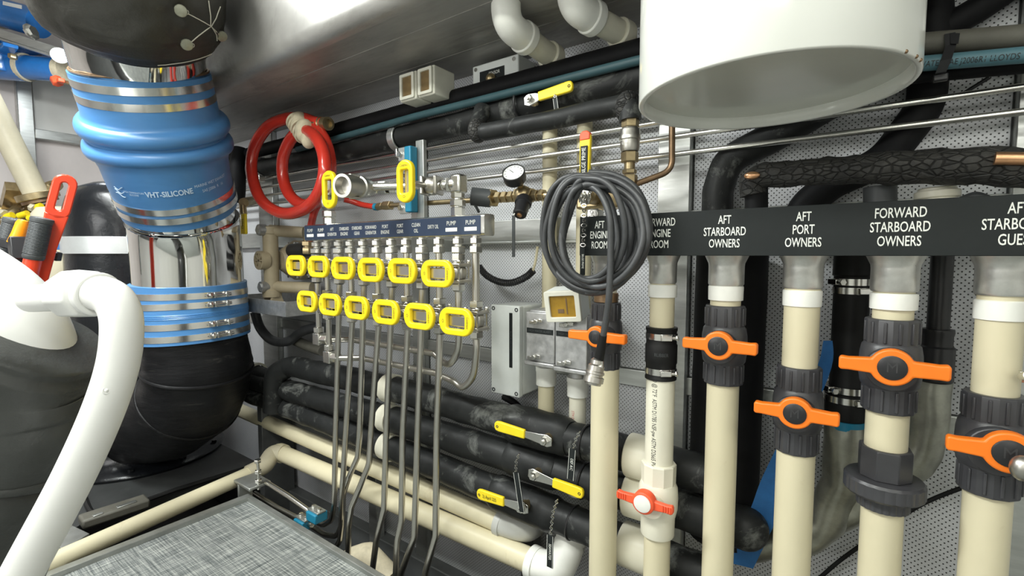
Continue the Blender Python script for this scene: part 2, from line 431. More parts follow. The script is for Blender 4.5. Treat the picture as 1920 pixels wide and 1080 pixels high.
# floor panel with raised metal edging
fl = struct('floor', MB().span((-1.88, -3.3, -.03), (1.6, -.40, 0)), 'carpet')
MB().span((-1.912, -3.3, -.05), (-1.88, -.38, .016)).build('edge_bar', 'bracket_alu', fl, bevel=.002)
MB().span((-1.88, -.40, -.05), (1.6, -.38, .014)).build('edge_bar', 'bracket_alu', fl, bevel=.002)
struct('floor_bilge', MB().span((-4.3, -3.3, -.62), (1.6, .0, -.56)), 'bilge')
dp = struct('floor_deck', MB().add([(-4.2, -3.2, -.03), (-2.16, -3.2, -.03), (-2.16, -.95, -.03), (-2.27, -.80, -.03), (-2.235, -.17, -.03), (-4.2, -.17, -.03),
      (-4.2, -3.2, -.06), (-2.16, -3.2, -.06), (-2.16, -.95, -.06), (-2.27, -.80, -.06), (-2.235, -.17, -.06), (-4.2, -.17, -.06)],
      [(0, 1, 2, 3, 4, 5), (11, 10, 9, 8, 7, 6)] + [(i, i + 6, (i + 1) % 6 + 6, (i + 1) % 6) for i in range(6)]), 'deck_plate', sharp=30)
struct('trim_9', MB().span((-2.26, -.17, -.5), (-2.22, -.02, .35)), 'stringer', bevel=.003)
# far left wall with welded aluminium framing
wl = struct('wall_left', MB().span((-4.36, -3.3, -.6), (-4.25, .08, 2.76)), 'far_wall_paint')
for a, b in (((-.60, .2), (-.53, 2.08)), ((-.53, 1.675), (.0, 1.735)), ((-1.6, .9), (-1.54, 1.9)), ((-2.6, 2.08), (.0, 2.14)) ):
    MB().span((-4.25, a[0], a[1]), (-4.19, b[0], b[1])).build('frame_bar', 'aluminium', wl, bevel=.004)
MB().span((-4.25, -.52, 1.74), (-4.235, .0, 2.07)).build('panel', 'room_paint', wl)

# ================================================================== drain manifold with black name plate
t = thing('drain_manifold', 'grey metal box manifold with long black name plate and white lettering', 'manifold', (.05, -.25, .945))
MB().span((-.49, -.318, .951), (.62, -.185, 1.029)).build('box_beam', 'cast_alu', t, bevel=.004)
pl = MB().span((-.4935, -.3225, .9485), (.63, -.3182, 1.0315)).build('name_plate', 'sign_black', t, bevel=.001)
DX = [-.4632, -.3356, -.2114, -.0832, .0453, .1701, .30]
names = ['AFT\nENGINE\nROOM', 'FORWARD\nENGINE\nROOM', 'AFT\nSTARBOARD\nOWNERS', 'AFT\nPORT\nOWNERS', 'FORWARD\nSTARBOARD\nOWNERS', 'AFT\nSTARBOARD\nGUEST']
tx = [1124, 1236, 1358, 1506, 1686, 1908]
for body, px in zip(names, tx):
    c = P(px, 434, -.3232)
    for i, ln in enumerate(body.split('\n')):
        text('lettering', ln, .0215, (c.x, -.3230, 1.0125 - .0212 * i), X, Z, 'ink_white', pl, sx=.58, bold=.0002)
cw = [50, 53, 68, 77, 95, 112]
for i, x in enumerate(DX[:6]):
    p = V((x, -.25, .92)); r = rad(cw[i], p)
    MB().lathe((x, -.25, .952), -Z, [(r * 1.28, 0), (r * 1.2, .005), (r * 1.02, .018), (r, .024), (r, .058), (r * .94, .0615), (r * .8, .0615)], 32).build('spigot', 'cast_alu', t)

# ---- valves with T handles
def tee_handle(root, c, L, hub, hgt, th, m='orange_plastic', capm='black_plastic', tilt=0, mark='M', squash=1):
    # c: hub centre on the front; arms along x; front towards -y
    ex = V((math.cos(tilt), 0, -math.sin(tilt))); ez = V((math.sin(tilt), 0, math.cos(tilt)))
    h = MB(); k = 26; hw = hgt * .5
    outl = []
    a0 = math.asin(min(.95, hw * 1.0 / hub))
    for i in range(k // 2 + 1):
        a = a0 + (math.pi - 2 * a0) * i / (k // 2); outl.append((hub * math.cos(a), hub * math.sin(a)))
    outl += [(-L * .42, hw * .82), (-L * .5, hw * .9), (-L * .515, hw * .55), (-L * .515, -hw * .6), (-L * .5, -hw * .92), (-L * .42, -hw * .88)]
    for i in range(k // 2 + 1):
        a = math.pi + a0 + (math.pi - 2 * a0) * i / (k // 2); outl.append((hub * math.cos(a), hub * math.sin(a)))
    outl += [(L * .42, -hw * .95), (L * .5, -hw), (L * .515, -hw * .6), (L * .515, hw * .62), (L * .5, hw), (L * .42, hw * .88)]
    h.prism(outl, V(c), ex, ez, (0, th, 0))
    ho = h.build('handle', m, root, bevel=.0028, sharp=30, seg=3)
    cp = MB().lathe(V(c) + V((0, .003, 0)), -Y, [(hub * .66, 0), (hub * .66, .0045), (hub * .6, .0055), (hub * .1, .0055)], 28).build('hub_cap', capm, ho)
    if mark: text('mark', mark, hub * .8, V(c) + V((0, -.0028, 0)), ex, ez, 'cap_mark', cp, sx=.9)
    MB().cyl(V(c) + V((0, th, 0)), V(c) + V((0, .075, 0)), hub * .75, 20).build('stem', 'dark_pvc', root)
    return ho
def pvc_valve(label, x, ztop, zbot, wpx, hc, hl, hub, hgt, m='dark_pvc'):
    zc = (ztop + zbot) / 2; p = V((x, -.25, zc)); r = rad(wpx, p); H = ztop - zbot
    rt = thing('ball_valve', label, 'valve', (x, -.25, zbot), 'grey plastic ball valves with orange handles')
    for s in (1, -1):
        b = MB(); o = p + Z * s * H / 2
        b.lathe(o, -Z * s, [(r * .80, 0), (r * .97, 0), (r, .003), (r * .985, H * .27), (r * .99, H * .3)], 12)
        # ribs on the sockets
        for k in range(12):
            a = 2 * math.pi * (k + .5) / 12; d = V((math.cos(a), math.sin(a), 0))
            b.box(p + d * r * .965 + Z * s * H * .36, (r * .12, r * .12, H * .22), Matrix.Rotation(a, 3, 'Z'))
        b.build('end_socket', m, rt, bevel=.0012, sharp=25)
    MB().lathe(p - Z * H * .24, Z, [(r * .97, 0), (r * 1.06, H * .03), (r * 1.12, H * .12), (r * 1.14, H * .24), (r * 1.12, H * .36), (r * 1.06, H * .45), (r * .97, H * .48)], 36).build('body', m, rt)
    MB().cyl(p + V((0, -r * .6, 0)), p + V((0, -r * 1.32, 0)), hub * 1.22, 30).build('bonnet', m, rt, bevel=.002)
    tee_handle(rt, hc, hl, hub, hgt, .016)
    return rt
def zpx(px, py, y=-.25): return P(px, py, y).z
def wring(x, py0, py1, wpx, px):
    z0, z1 = zpx(px, py0), zpx(px, py1); r = rad(wpx, (x, -.25, z0)); return z0, z1, r
def drop(i, px, label, segs):
    """segs: (kind, top py, bottom py, width px)"""
    x = DX[i]; t = thing('drain_pipe', label, 'pipe', (x, -.25, -.35), 'cream drain pipes below the black name plate')
    for kind, a, b, wpx, m in segs:
        z0, z1 = zpx(px, a), zpx(px, b); zm = (z0 + z1) / 2; r = rad(wpx, (x, -.25, max(zm, .3)))
        if b >= 1150: z1 = -.35
        if kind == 'pipe': MB().lathe((x, -.25, z0), -Z, [(r, 0), (r, z0 - z1)], 32).build('pipe', m, t)
        elif kind == 'collar':
            MB().lathe((x, -.25, z0), -Z, [(r * .9, 0), (r * .99, .0015), (r, .004), (r * .985, z0 - z1 - .001), (r * .9, z0 - z1)], 36).build('collar', m, t)
    return t
def hpt(px, py, y): return P(px, py, y)
# 1 aft engine room
drop(0, 1133, 'cream drain pipe below the aft engine room sign', [('collar', 548, 566, 46, 'old_copper'), ('pipe', 540, 570, 40, 'ivory_pvc'), ('pipe', 680, 1150, 52, 'cream_pvc')])
pvc_valve('grey ball valve with orange handle on the aft engine room pipe', DX[0], zpx(1135, 566), zpx(1135, 690), 56, hpt(1116, 632, -.335), .128, .0225, .0215)
# 2 forward engine room
d2 = drop(1, 1240, 'cream drain pipe with red-handled valve below the forward engine room sign', [('collar', 533, 557, 55, 'white_pvc'), ('pipe', 525, 615, 47, 'cream_pvc'), ('pipe', 700, 872, 54, 'ivory_pvc'), ('pipe', 990, 1150, 50, 'cream_pvc')])
x = DX[1]; zc = zpx(1240, 780); rr = rad(54, (x, -.25, zc)) * 1.012
text_cyl('print', 'ED @ 72°F  ASTM D1785 NSF-pw ASTM D2665 PVC-C', .0135, (x, -.25, zpx(1240, 792)), Z, V((.02, -1, 0)) - .10 * X, rr, 'ink_black', d2, sx=.66, vert=True)
t = thing('rubber_coupling', 'black rubber coupling with two steel band clamps on the forward engine room pipe', 'coupling', (x, -.25, zpx(1240, 710)))
z0, z1 = zpx(1240, 612), zpx(1240, 710); r = rad(60, (x, -.25, (z0 + z1) / 2)); H = z0 - z1
MB().lathe((x, -.25, z0), -Z, [(r * .82, 0), (r, .001), (r, .007), (r * .96, .009), (r * .96, H * .32), (r * 1.01, H * .34), (r * 1.01, H * .68), (r * .96, H * .7), (r * .96, H - .008), (r, H - .006), (r, H - .001), (r * .82, H)], 36).build('sleeve', 'black_rubber', t)
def band_clamp(parent, c, ax, r, wdt, screw_dir, m='clamp_steel', sc=1.0):
    c = V(c); ax = V(ax).normalized(); sd = V(screw_dir); sd = (sd - ax * sd.dot(ax)).normalized(); tn = ax.cross(sd)
    b = MB().ring(c - ax * wdt / 2, c + ax * wdt / 2, r + .0012, r - .001, 36)
    o = b.build('clamp', m, parent)
    q = c + sd * (r + .004 * sc)
    s = MB().box(q, (.022 * sc, .009 * sc, wdt * .9), Matrix((tn, sd, ax)).transposed())
    s.build('screw_housing', m, o, bevel=.001)
    s = MB().cyl(q - tn * .008 * sc, q + tn * .019 * sc, .0042 * sc, 10).hexn(q + tn * .019 * sc, q + tn * .024 * sc, .0058 * sc)
    s.build('screw', 'fitting_steel', o)
    return o
for f in (.17, .83): band_clamp(t, (x, -.25, z0 - H * f), Z, r * .97, .013, (.55, -.8, 0))
text_cyl('mark', 'RUBBER', .01, (x, -.25, z0 - H * .5), Z, V((.35, -1, 0)), r * 1.02, 'grip_grey', t)
t = thing('ball_valve', 'ivory ball valve with red winged handle and white hub', 'valve', (x, -.25, zpx(1240, 1000)))
z0, z1 = zpx(1238, 866), zpx(1238, 1002); H = z0 - z1; r = rad(66, (x, -.25, (z0 + z1) / 2))
MB().lathe((x, -.25, z0), -Z, [(r * .75, 0), (r * .95, 0), (r, .003), (r * .98, H * .3), (r * .99, H * .31)], 10).build('end_socket', 'ivory_pvc', t, bevel=.0012, sharp=25)
MB().lathe((x, -.25, z0 - H * .7), -Z, [(r * .99, 0), (r * .97, H * .28), (r * .93, H * .3), (r * .75, H * .3)], 32).build('end_socket', 'ivory_pvc', t, bevel=.0012, sharp=25)
MB().lathe((x, -.25, z0 - H * .27), -Z, [(r * .98, 0), (r * 1.1, H * .06), (r * 1.14, H * .2), (r * 1.12, H * .34), (r * 1.0, H * .46)], 36).build('body', 'ivory_pvc', t)
MB().cyl((x, -.25 - r * .6, z0 - H * .5), (x, -.25 - r * 1.35, z0 - H * .5), r * .72, 28).build('bonnet', 'ivory_pvc', t, bevel=.002)
hc = P(1205, 944, -.25 - r * 1.35 - .022)
h = MB()
hubr = .0235
h.lathe(hc + V((0, .02, 0)), -Y, [(hubr, 0), (hubr, .019), (hubr * .9, .022), (hubr * .8, .022)], 30)
for s in (-1, 1):
    o = [(s * hubr * .8, .0085), (s * .047, .007), (s * .058, .009), (s * .060, .004), (s * .060, -.006), (s * .056, -.0095), (s * .046, -.0085), (s * hubr * .8, -.011)]
    h.prism(o if s > 0 else o[::-1], hc + V((0, .004, 0)), X, Z, (0, .012, 0))
ho = h.build('handle', 'red_plastic', t, bevel=.002)
for s in (-1, 1):
    for k in range(4): MB().box(hc + V((s * (.040 + .005 * k), .003, 0)), (.0022, .002, .012)).build('grip_rib', 'red_plastic', ho)
MB().lathe(hc + V((0, .002, 0)), -Y, [(hubr * .76, 0), (hubr * .76, .006), (hubr * .7, .0068), (hubr * .1, .0068)], 26).build('hub_cap', 'white_pvc', ho)
# 3 aft starboard owners
drop(2, 1362, 'cream drain pipe below the aft starboard owners sign', [('collar', 535, 563, 67, 'white_pvc'), ('pipe', 528, 590, 58, 'cream_pvc'), ('pipe', 700, 1150, 60, 'cream_pvc')])
pvc_valve('grey ball valve with orange handle on the aft starboard owners pipe', DX[2], zpx(1362, 572), zpx(1362, 718), 76, hpt(1346, 649, -.335), .124, .0262, .0225)
# 4 aft port owners
drop(3, 1506, 'cream drain pipe below the aft port owners sign', [('collar', 543, 574, 76, 'white_pvc'), ('pipe', 536, 705, 69, 'cream_pvc'), ('pipe', 825, 1150, 73, 'cream_pvc')])
pvc_valve('grey ball valve with orange handle on the aft port owners pipe', DX[3], zpx(1503, 686), zpx(1503, 846), 86, hpt(1490, 776, -.335), .121, .0262, .0225)
# 5 forward starboard owners
d5 = drop(4, 1678, 'cream drain pipe with grey ribbed union below the forward starboard owners sign', [('collar', 549, 580, 94, 'white_pvc'), ('pipe', 541, 615, 80, 'cream_pvc'), ('pipe', 750, 850, 84, 'cream_pvc'), ('pipe', 940, 1150, 82, 'cream_pvc')])
pvc_valve('grey ball valve with orange handle on the forward starboard owners pipe', DX[4], zpx(1676, 597), zpx(1676, 770), 108, hpt(1673, 690, -.335), .130, .028, .0235)
x = DX[4]; t = thing('pipe_union', 'dark grey plastic union with wide ribbed ring on the forward starboard owners pipe', 'union', (x, -.25, zpx(1665, 962)))
z0, z1, z2, z3 = zpx(1665, 838), zpx(1665, 893), zpx(1665, 925), zpx(1665, 952)
r = rad(102, (x, -.25, z1))
MB().lathe((x, -.25, z0), -Z, [(r * .8, 0), (r * 1.03, 0), (r * 1.05, .004), (r * 1.05, z0 - z1)], 8, phase=.3).build('hex_top', 'dark_pvc', t, bevel=.0015, sharp=25)
R2 = rad(158, (x, -.25, z1)); g = MB(); prof = []; kk = 72
for (rr_, hh) in ((r * .9, 0), (R2 * .94, .001), (R2, .005), (R2, z1 - z2 - .004), (R2 * .93, z1 - z2), (r * .8, z1 - z2)):
    prof.append((rr_, hh))
vs = []
for rr_, hh in prof:
    for k in range(kk):
        a = 2 * math.pi * k / kk; q = rr_ * (1 - (.022 if (k % 3 == 0 and rr_ > R2 * .97) else 0))
        vs.append((x + q * math.cos(a), -.25 + q * math.sin(a), z1 - hh))
fs = [(i * kk + k, i * kk + (k + 1) % kk, (i + 1) * kk + (k + 1) % kk, (i + 1) * kk + k) for i in range(5) for k in range(kk)]
g.add(vs, fs).build('union_ring', 'dark_pvc', t, sharp=20)
g = MB(); vs = []; rb = rad(104, (x, -.25, z3))
for rr_, hh in ((rb, 0), (rb, z2 - z3 - .002), (rb * .9, z2 - z3)):
    for k in range(kk):
        a = 2 * math.pi * k / kk; q = rr_ * (1 - (.035 if k % 3 == 0 else 0)); vs.append((x + q * math.cos(a), -.25 + q * math.sin(a), z2 - hh))
fs = [(i * kk + k, i * kk + (k + 1) % kk, (i + 1) * kk + (k + 1) % kk, (i + 1) * kk + k) for i in range(2) for k in range(kk)] + [tuple(2 * kk + k for k in range(kk))]
g.add(vs, fs).build('lower_socket', 'dark_pvc', t, sharp=20)
# 6 aft starboard guest
drop(5, 1878, 'cream drain pipe below the aft starboard guest sign', [('collar', 562, 600, 108, 'white_pvc'), ('pipe', 550, 755, 96, 'cream_pvc'), ('pipe', 900, 1150, 97, 'cream_pvc')])
pvc_valve('grey ball valve with orange handle on the aft starboard guest pipe', DX[5], zpx(1876, 738), zpx(1876, 925), 128, hpt(1894, 851, -.335), .126, .0285, .024)
# ================================================================== oil manifold bar
def ywhere(x, px):                       # depth y at which a thing at this x shows at pixel column px
    k = P(px, 480, -.25).x; return x / k - 1.25
xb0, xb1 = P(570, 420, -.30).x, P(908, 420, -.30).x
ob = thing('oil_manifold', 'brushed steel bar manifold with blue-black label strip above yellow valves', 'manifold', ((xb0 + xb1) / 2, -.28, .999))
MB().prism(roundrect(.042, .056, .008), ((xb0), -.279, 1.027), Y, Z, (xb1 - xb0, 0, 0)).build('bar', 'fitting_steel', ob, sharp=30)
lp = MB().span((xb0 + .004, -.3012, 1.003), (xb1 - .012, -.2998, 1.051)).build('label_strip', 'label_blue', ob)
lab = [(581, 'PUMP', 1), (601, 'PUMP', 1), (622, 'AFT\nGENERATOR', 0), (645, 'STARBOARD\nENGINE', 0), (669, 'STARBOARD\nGEAR', 0), (695, 'FORWARD\nGENERATOR', 0),
       (722, 'PORT\nENGINE', 0), (750, 'PORT\nGEAR', 0), (780, 'CLEAN\nOIL', 0), (812, 'DIRTY OIL', 0), (846, 'PUMP', 1), (882, 'PUMP', 1)]
for px, body, strip in lab:
    xx = P(px, 425, -.3015).x; L = body.split('\n')
    if strip:
        text('lettering', body, .0165, (xx, -.3018, 1.034), X, Z, 'ink_white', lp, sx=.82)
        MB().span((xx - .021, -.3016, 1.0125), (xx + .021, -.3012, 1.0225)).build('white_tape', 'label_strip', lp)
    else:
        for i, l in enumerate(L):
            text('lettering', l, .0150, (xx, -.3018, (1.0345 - .0165 * i) if len(L) > 1 else 1.027), X, Z, 'ink_white', lp, sx=.60 if len(l) > 7 else .74)
OY = -.279; BZ = .999
DPX = [593, 612, 635, 657, 681, 707, 734, 762, 791, 823, 859, 892]
OX = [P(px, 448, OY).x for px in DPX]
HX = [555, 597, 643, 695, 754, 820]; HXl = [574, 617, 667, 722, 785, 855]
HYu = [498, 500, 503, 506, 508, 513]; HYl = [565, 571, 577, 585, 593, 603]

def oval_handle(parent, c, W, H, vertical=False, tilt=0):
    c = V(c); k = 6
    ex, ez = (X, Z) if not vertical else (Z, -X)
    if tilt:
        M = Matrix.Rotation(tilt, 3, 'Y'); ex = M @ ex; ez = M @ ez
    # centre line of the ring: a rounded rectangle, swollen at the four grip notches
    def ring(sw, sh, rr): return roundrect(sw, sh, rr, k)
    n = 4 * (k + 1)
    out = ring(W, H, H * .43); inn = ring(W * .55, H * .52, H * .08)
    o2 = [(a * (1.0 + (.022 if i % (k + 1) in (0, k) else 0)), b) for i, (a, b) in enumerate(out)]
    h = MB().holed(o2, inn, c + V((0, -.007, 0)), ex, ez, (0, .014, 0))
    ho = h.build('handle', 'yellow_vinyl', parent, bevel=.0042, sharp=50, seg=3)
    for sg in (-1, 1):
        MB().torus(c - ex * W * .37 * sg + V((0, -.0068, 0)), -Y, .0042, .0008, 12, 4, sx=.6, hint=ez).build('grip_mark', 'ink_black' if sg > 0 else 'yellow_grip', ho) if sg > 0 else None
    text('lettering', 'Conbraco', .0105, c + ex * W * .375 + V((0, -.0074, 0)), -ez, ex, 'ink_black', ho, sx=.7)
    return ho
def hexr(b, x, za, zb, r, y=None): b.hexn((x, OY if y is None else y, za), (x, OY if y is None else y, zb), r, phase=.26)
wall_order = ['the pump end', 'second', 'third', 'fourth', 'fifth', 'sixth']
def oil_valve(i, upper):
    x = OX[i]; k = i // 2
    lab_t = ['left pump', 'left second pump', 'aft generator', 'starboard engine', 'starboard gear', 'forward generator', 'port engine', 'port gear', 'clean oil', 'dirty oil', 'right pump', 'end pump'][i]
    where = ['beside the beige pump', 'below the second PUMP label', 'below the AFT GENERATOR label', 'below the STARBOARD ENGINE label', 'below the STARBOARD GEAR label',
             'below the FORWARD GENERATOR label', 'below the PORT ENGINE label', 'below the PORT GEAR label', 'below the CLEAN OIL label', 'below the DIRTY OIL label',
             'below the PUMP label next to DIRTY OIL', 'below the PUMP label at the bar end'][i]
    zt = BZ - (.066 if upper else .190)
    t = thing('oil_valve', ('upper-row' if upper else 'lower-row') + ' steel valve with yellow oval handle ' + where, 'valve', (x, OY, zt - .08), 'steel oil valves with yellow oval handles')
    b = MB()                                                     # union nuts above and below
    if upper: hexr(b, x, BZ - .046, BZ - .064, .0195)
    else: hexr(b, x, BZ - .170, BZ - .188, .0195)
    b.build('union_nut', 'fitting_steel', t, sharp=25)
    z = zt
    for dz_ in (.010, .054): MB().box((x, OY, z - dz_), (.052, .052, .0105)).build('flange', 'valve_steel', t, bevel=.003)
    MB().lathe((x, OY, z), -Z, [(.016, 0), (.018, .004)], 16).lathe((x, OY, z - .015), -Z, [(.019, 0), (.023, .006), (.0245, .017), (.023, .028), (.019, .034)], 8, phase=.39).build('body', 'valve_steel', t, sharp=25, bevel=.0015)
    for sx in (-1, 1):
        for sy in (-1, 1):
            MB().cyl((x + sx * .02, OY + sy * .02, z - .062), (x + sx * .02, OY + sy * .02, z - .002), .0034, 8).hexn((x + sx * .02, OY + sy * .02, z - .005), (x + sx * .02, OY + sy * .02, z + .003), .006).build('bolt', 'fitting_steel', t)
    MB().lathe((x, OY, z - .059), -Z, [(.0165, 0), (.0195, .004), (.0195, .019), (.013, .024)], 6, phase=.26).build('lower_nut', 'fitting_steel', t, sharp=25)
    hpx = (HX if upper else HXl)[k]; hpy = (HYu if upper else HYl)[k]
    yh = ywhere(x, hpx); c = V((x, yh, P(hpx, hpy, yh).z))
    MB().cyl((x, OY - .018, z - .032), (x, yh + .012, z - .032), .0085, 14).cyl((x, yh + .028, z - .032), (x, yh + .012, z - .032), .013, 6).build('stem', 'valve_steel', t)
    MB().box((x, yh + .008, c.z), (.070, .004, .028)).build('lever_plate', 'fitting_steel', t, bevel=.002)
    oval_handle(t, c, .112, .071)
for i in range(12): oil_valve(i, i % 2 == 0)

# fittings and tubes below the bar
bends = {2: [(629, 820), (627, 945), (622, 975), (606, 985), (588, 975)], 3: [(648, 820), (641, 930), (640, 985), (632, 1006), (608, 1002), (572, 978)],
         4: [(674, 820), (671, 856), (655, 893), (644, 925), (641, 985), (638, 1012), (628, 1030)], 5: [(695, 820), (692, 870), (676, 910), (659, 950), (654, 988), (652, 1050), (651, 1100)],
         6: [(724, 820), (720, 955), (705, 1017), (697, 1080), (694, 1130)], 7: [(755, 820), (753, 976), (745, 1015), (742, 1080), (742, 1130)],
         8: [(783, 820), (777, 1008), (753, 1073), (745, 1130)], 9: [(819, 820), (817, 1005), (799, 1070), (790, 1130)]}
wlab = ['below the AFT GENERATOR label', 'below the STARBOARD ENGINE label', 'below the STARBOARD GEAR label', 'below the FORWARD GENERATOR label', 'below the PORT ENGINE label', 'below the PORT GEAR label', 'below the CLEAN OIL label', 'below the DIRTY OIL label']
TR = .0098
for i in range(12):
    x = OX[i]; upper = i % 2 == 0
    if 2 <= i <= 9: lb = 'bent stainless oil tube running down the wall ' + wlab[i - 2]
    else: lb = {0: 'short oil tube below the first PUMP label ending in an elbow', 1: 'longer oil tube below the second PUMP label ending in an elbow', 10: 'oil tube that curves back beneath the PUMP label next to DIRTY OIL', 11: 'oil tube with deep U bend beneath the PUMP label at the bar end'}[i]
    t = thing('oil_tube', lb, 'tube', (x, OY, .3), 'stainless oil tubes below the manifold bar')
    b = MB().cyl((x, OY, BZ + .004), (x, OY, BZ - .03), .0115, 14); hexr(b, x, BZ - .004, BZ - .020, .0165); hexr(b, x, BZ - .026, BZ - .044, .0205 if upper else .0185)
    b.build('compression_nut', 'fitting_steel', t, sharp=25)
    if not upper: MB().cyl((x, OY, BZ - .03), (x, OY, BZ - .172), TR, 14).build('tube_upper', 'tube_steel', t)
    zs = BZ - (.145 if upper else .272); s0 = V((x, OY, zs))
    if i in bends:
        pts = [s0]; bb = bends[i]
        for j, (px, py) in enumerate(bb):
            yy = OY if j == 0 else (OY - .012 * min(j, 3) if i >= 5 else OY + .01 * min(j, 2))
            pts.append(P(px, py, yy))
        MB().tube(fillet(pts, .06, 6), TR, 14).build('tube', 'tube_steel', t)
    elif i < 2:
        pe = P((591, 611)[i], (612, 645)[i], OY); pe.x = x
        MB().tube([s0, V((x, OY, pe.z - .03))], TR, 14).build('tube', 'tube_steel', t)
        e = MB(); hexr(e, x, pe.z, pe.z - .02, .019); e.box((x + .004, OY, pe.z - .042), (.038, .034, .042)); e.hexn((x + .02, OY, pe.z - .042), (x + .05, OY + .006, pe.z - .042), .018)
        e.build('elbow_fitting', 'fitting_steel', t, bevel=.003, sharp=25)
        px2, py2 = ((815, 663), (815, 699))[i]
        ya = OY + .045
        q = P(px2, py2, ya); MB().tube(fillet([V((x + .045, OY, pe.z - .042)), V((x + .12, ya, q.z)), q], .03), TR, 14).build('cross_tube', 'tube_steel', t)
    else:
        if i == 10: L = [(857, 640), (854, 668), (843, 682), (832, 679), (815, 663)]
        else: L = [(890, 660), (887, 704), (868, 725), (849, 714), (815, 699)]
        pts = [s0, V((x, OY, P(*L[0], OY).z))] + [P(px, py, OY + .045 * j / 4) for j, (px, py) in enumerate(L) if j > 0]
        MB().tube(spline(pts, 6), TR, 14).build('tube', 'tube_steel', t)

# tubes lying behind the floor edge with blue clamp blocks
for k, (a, b, c) in enumerate((((500, 905), (540, 930), (598, 972)), ((478, 925), (520, 952), (585, 985)))):
    mb = MB().tube([P(*a, -.33 + .02 * k), P(*b, -.33 + .01 * k), P(*c, -.31)], TR, 12)
    tag(mb.build('return_tube', 'tube_steel'), ('stainless tube lying behind the floor edge, nearer the wall' if k == 0 else 'stainless tube lying along the floor edge below its neighbour'), 'tube')
for k, (px, py) in enumerate(((594, 966), (570, 980))):
    c = P(px, py, -.315); t = thing('tube_clamp', 'small blue tube clamp block with metal cap plate ' + ('under the first oil tube bend' if k == 0 else 'next to the floor edge bar'), 'clamp', c)
    MB().box(c, (.06, .05, .034)).build('block', 'blue_plastic', t, bevel=.004)
    MB().box(c + V((0, 0, .020)), (.064, .034, .006)).build('cap_plate', 'bracket_alu', t, bevel=.001)
    for s in (-1, 1): MB().hexn(c + V((.018 * s, 0, .023)), c + V((.018 * s, 0, .032)), .008).build('bolt', 'fitting_steel', t)

# ---- fittings on top of the bar
zl = P(860, 345, OY).z; xx = OX[10]
t = thing('hose_connection', 'steel elbow, valve and open quick-coupling line on top of the oil manifold', 'pipe fitting', (xx, OY, 1.055))
b = MB(); hexr(b, xx, 1.054, 1.078, .019); hexr(b, xx, 1.08, 1.098, .021); b.cyl((xx, OY, 1.05), (xx, OY, zl - .02), .014, 16); hexr(b, xx, 1.102, 1.118, .018)
b.build('riser_nut', 'fitting_steel', t, sharp=25)
def LP(px, py): return PZ(px, py, zl)
d = (LP(700, 354) - LP(850, 347)).normalized()
MB().box(LP(860, 345), (.036, .036, .05)).cyl(LP(858, 345), LP(845, 346), .019, 18).build('elbow', 'fitting_steel', t, bevel=.006)
b = MB().hexn(LP(848, 347), LP(836, 347), .020).cyl(LP(838, 347), LP(640, 352), .0105, 14).hexn(LP(834, 347), LP(826, 348), .016)
b.build('line_tube', 'fitting_steel', t, sharp=25)
fr = frame(d); Mx = Matrix((fr[0], fr[1], fr[2])).transposed()
b = MB().box(LP(822, 348), (.05, .05, .010), Mx).box(LP(797, 349), (.05, .05, .010), Mx).lathe(LP(822, 348), d, [(.02, 0), (.026, .012), (.026, .026), (.02, .036)], 16)
b.build('valve_body', 'valve_steel', t, bevel=.003)
b = MB().hexn(LP(742, 352), LP(730, 352), .017).hexn(LP(727, 352), LP(712, 353), .02).hexn(LP(709, 353), LP(697, 353), .018)
b.build('union_nut', 'fitting_steel', t, sharp=25)
# camlock coupling
ca, cb = LP(698, 353), PD(641, 348, depth(LP(641, 349)) - .07); L = (cb - ca).length; dc = (cb - ca).normalized()
MB().lathe(ca, dc, [(.012, 0), (.020, L * .05), (.026, L * .2), (.026, L * .36), (.030, L * .38), (.030, L * .46), (.026, L * .48), (.0265, L * .7), (.031, L * .74), (.031, L), (.0235, L), (.022, L * .8), (.003, L * .78)], 30).build('coupling', 'valve_steel', t)
for s in (-1, 1):
    mid = ca + dc * L * .62 + Z * .030 * s
    MB().box(mid, (.034, .010, .008), Matrix((dc, dc.cross(Z), Z)).transposed()).build('cam_lever', 'valve_steel', t, bevel=.002)
hc = PD(761, 340, depth(LP(761, 345)) - .06)
MB().cyl(LP(800, 349), hc + V((0, .01, 0)), .008, 12).build('stem', 'valve_steel', t)
MB().box(hc + V((0, .009, 0)), (.026, .004, .07)).build('lever_plate', 'fitting_steel', t, bevel=.002)
oval_handle(t, hc, .106, .060, vertical=True)
# small valve with upright handle at the left end of the bar
x = P(617, 405, OY).x
t = thing('oil_valve', 'steel valve with upright yellow oval handle on top of the manifold beside the red hose', 'valve', (x, OY, 1.055))
b = MB(); hexr(b, x, 1.054, 1.076, .021); hexr(b, x, 1.079, 1.099, .023); b.cyl((x, OY, 1.05), (x, OY, 1.2), .014, 14)
b.build('riser_nut', 'fitting_steel', t, sharp=25)
MB().lathe((x, OY, 1.10), Z, [(.018, 0), (.026, .012), (.028, .03), (.026, .048), (.018, .06)], 8).build('body', 'valve_steel', t, bevel=.0015)
hc = P(618, 356, OY - .055); MB().cyl((x, OY, hc.z), hc + V((0, .01, 0)), .009, 12).build('stem', 'valve_steel', t)
oval_handle(t, hc, .118, .070, vertical=True)
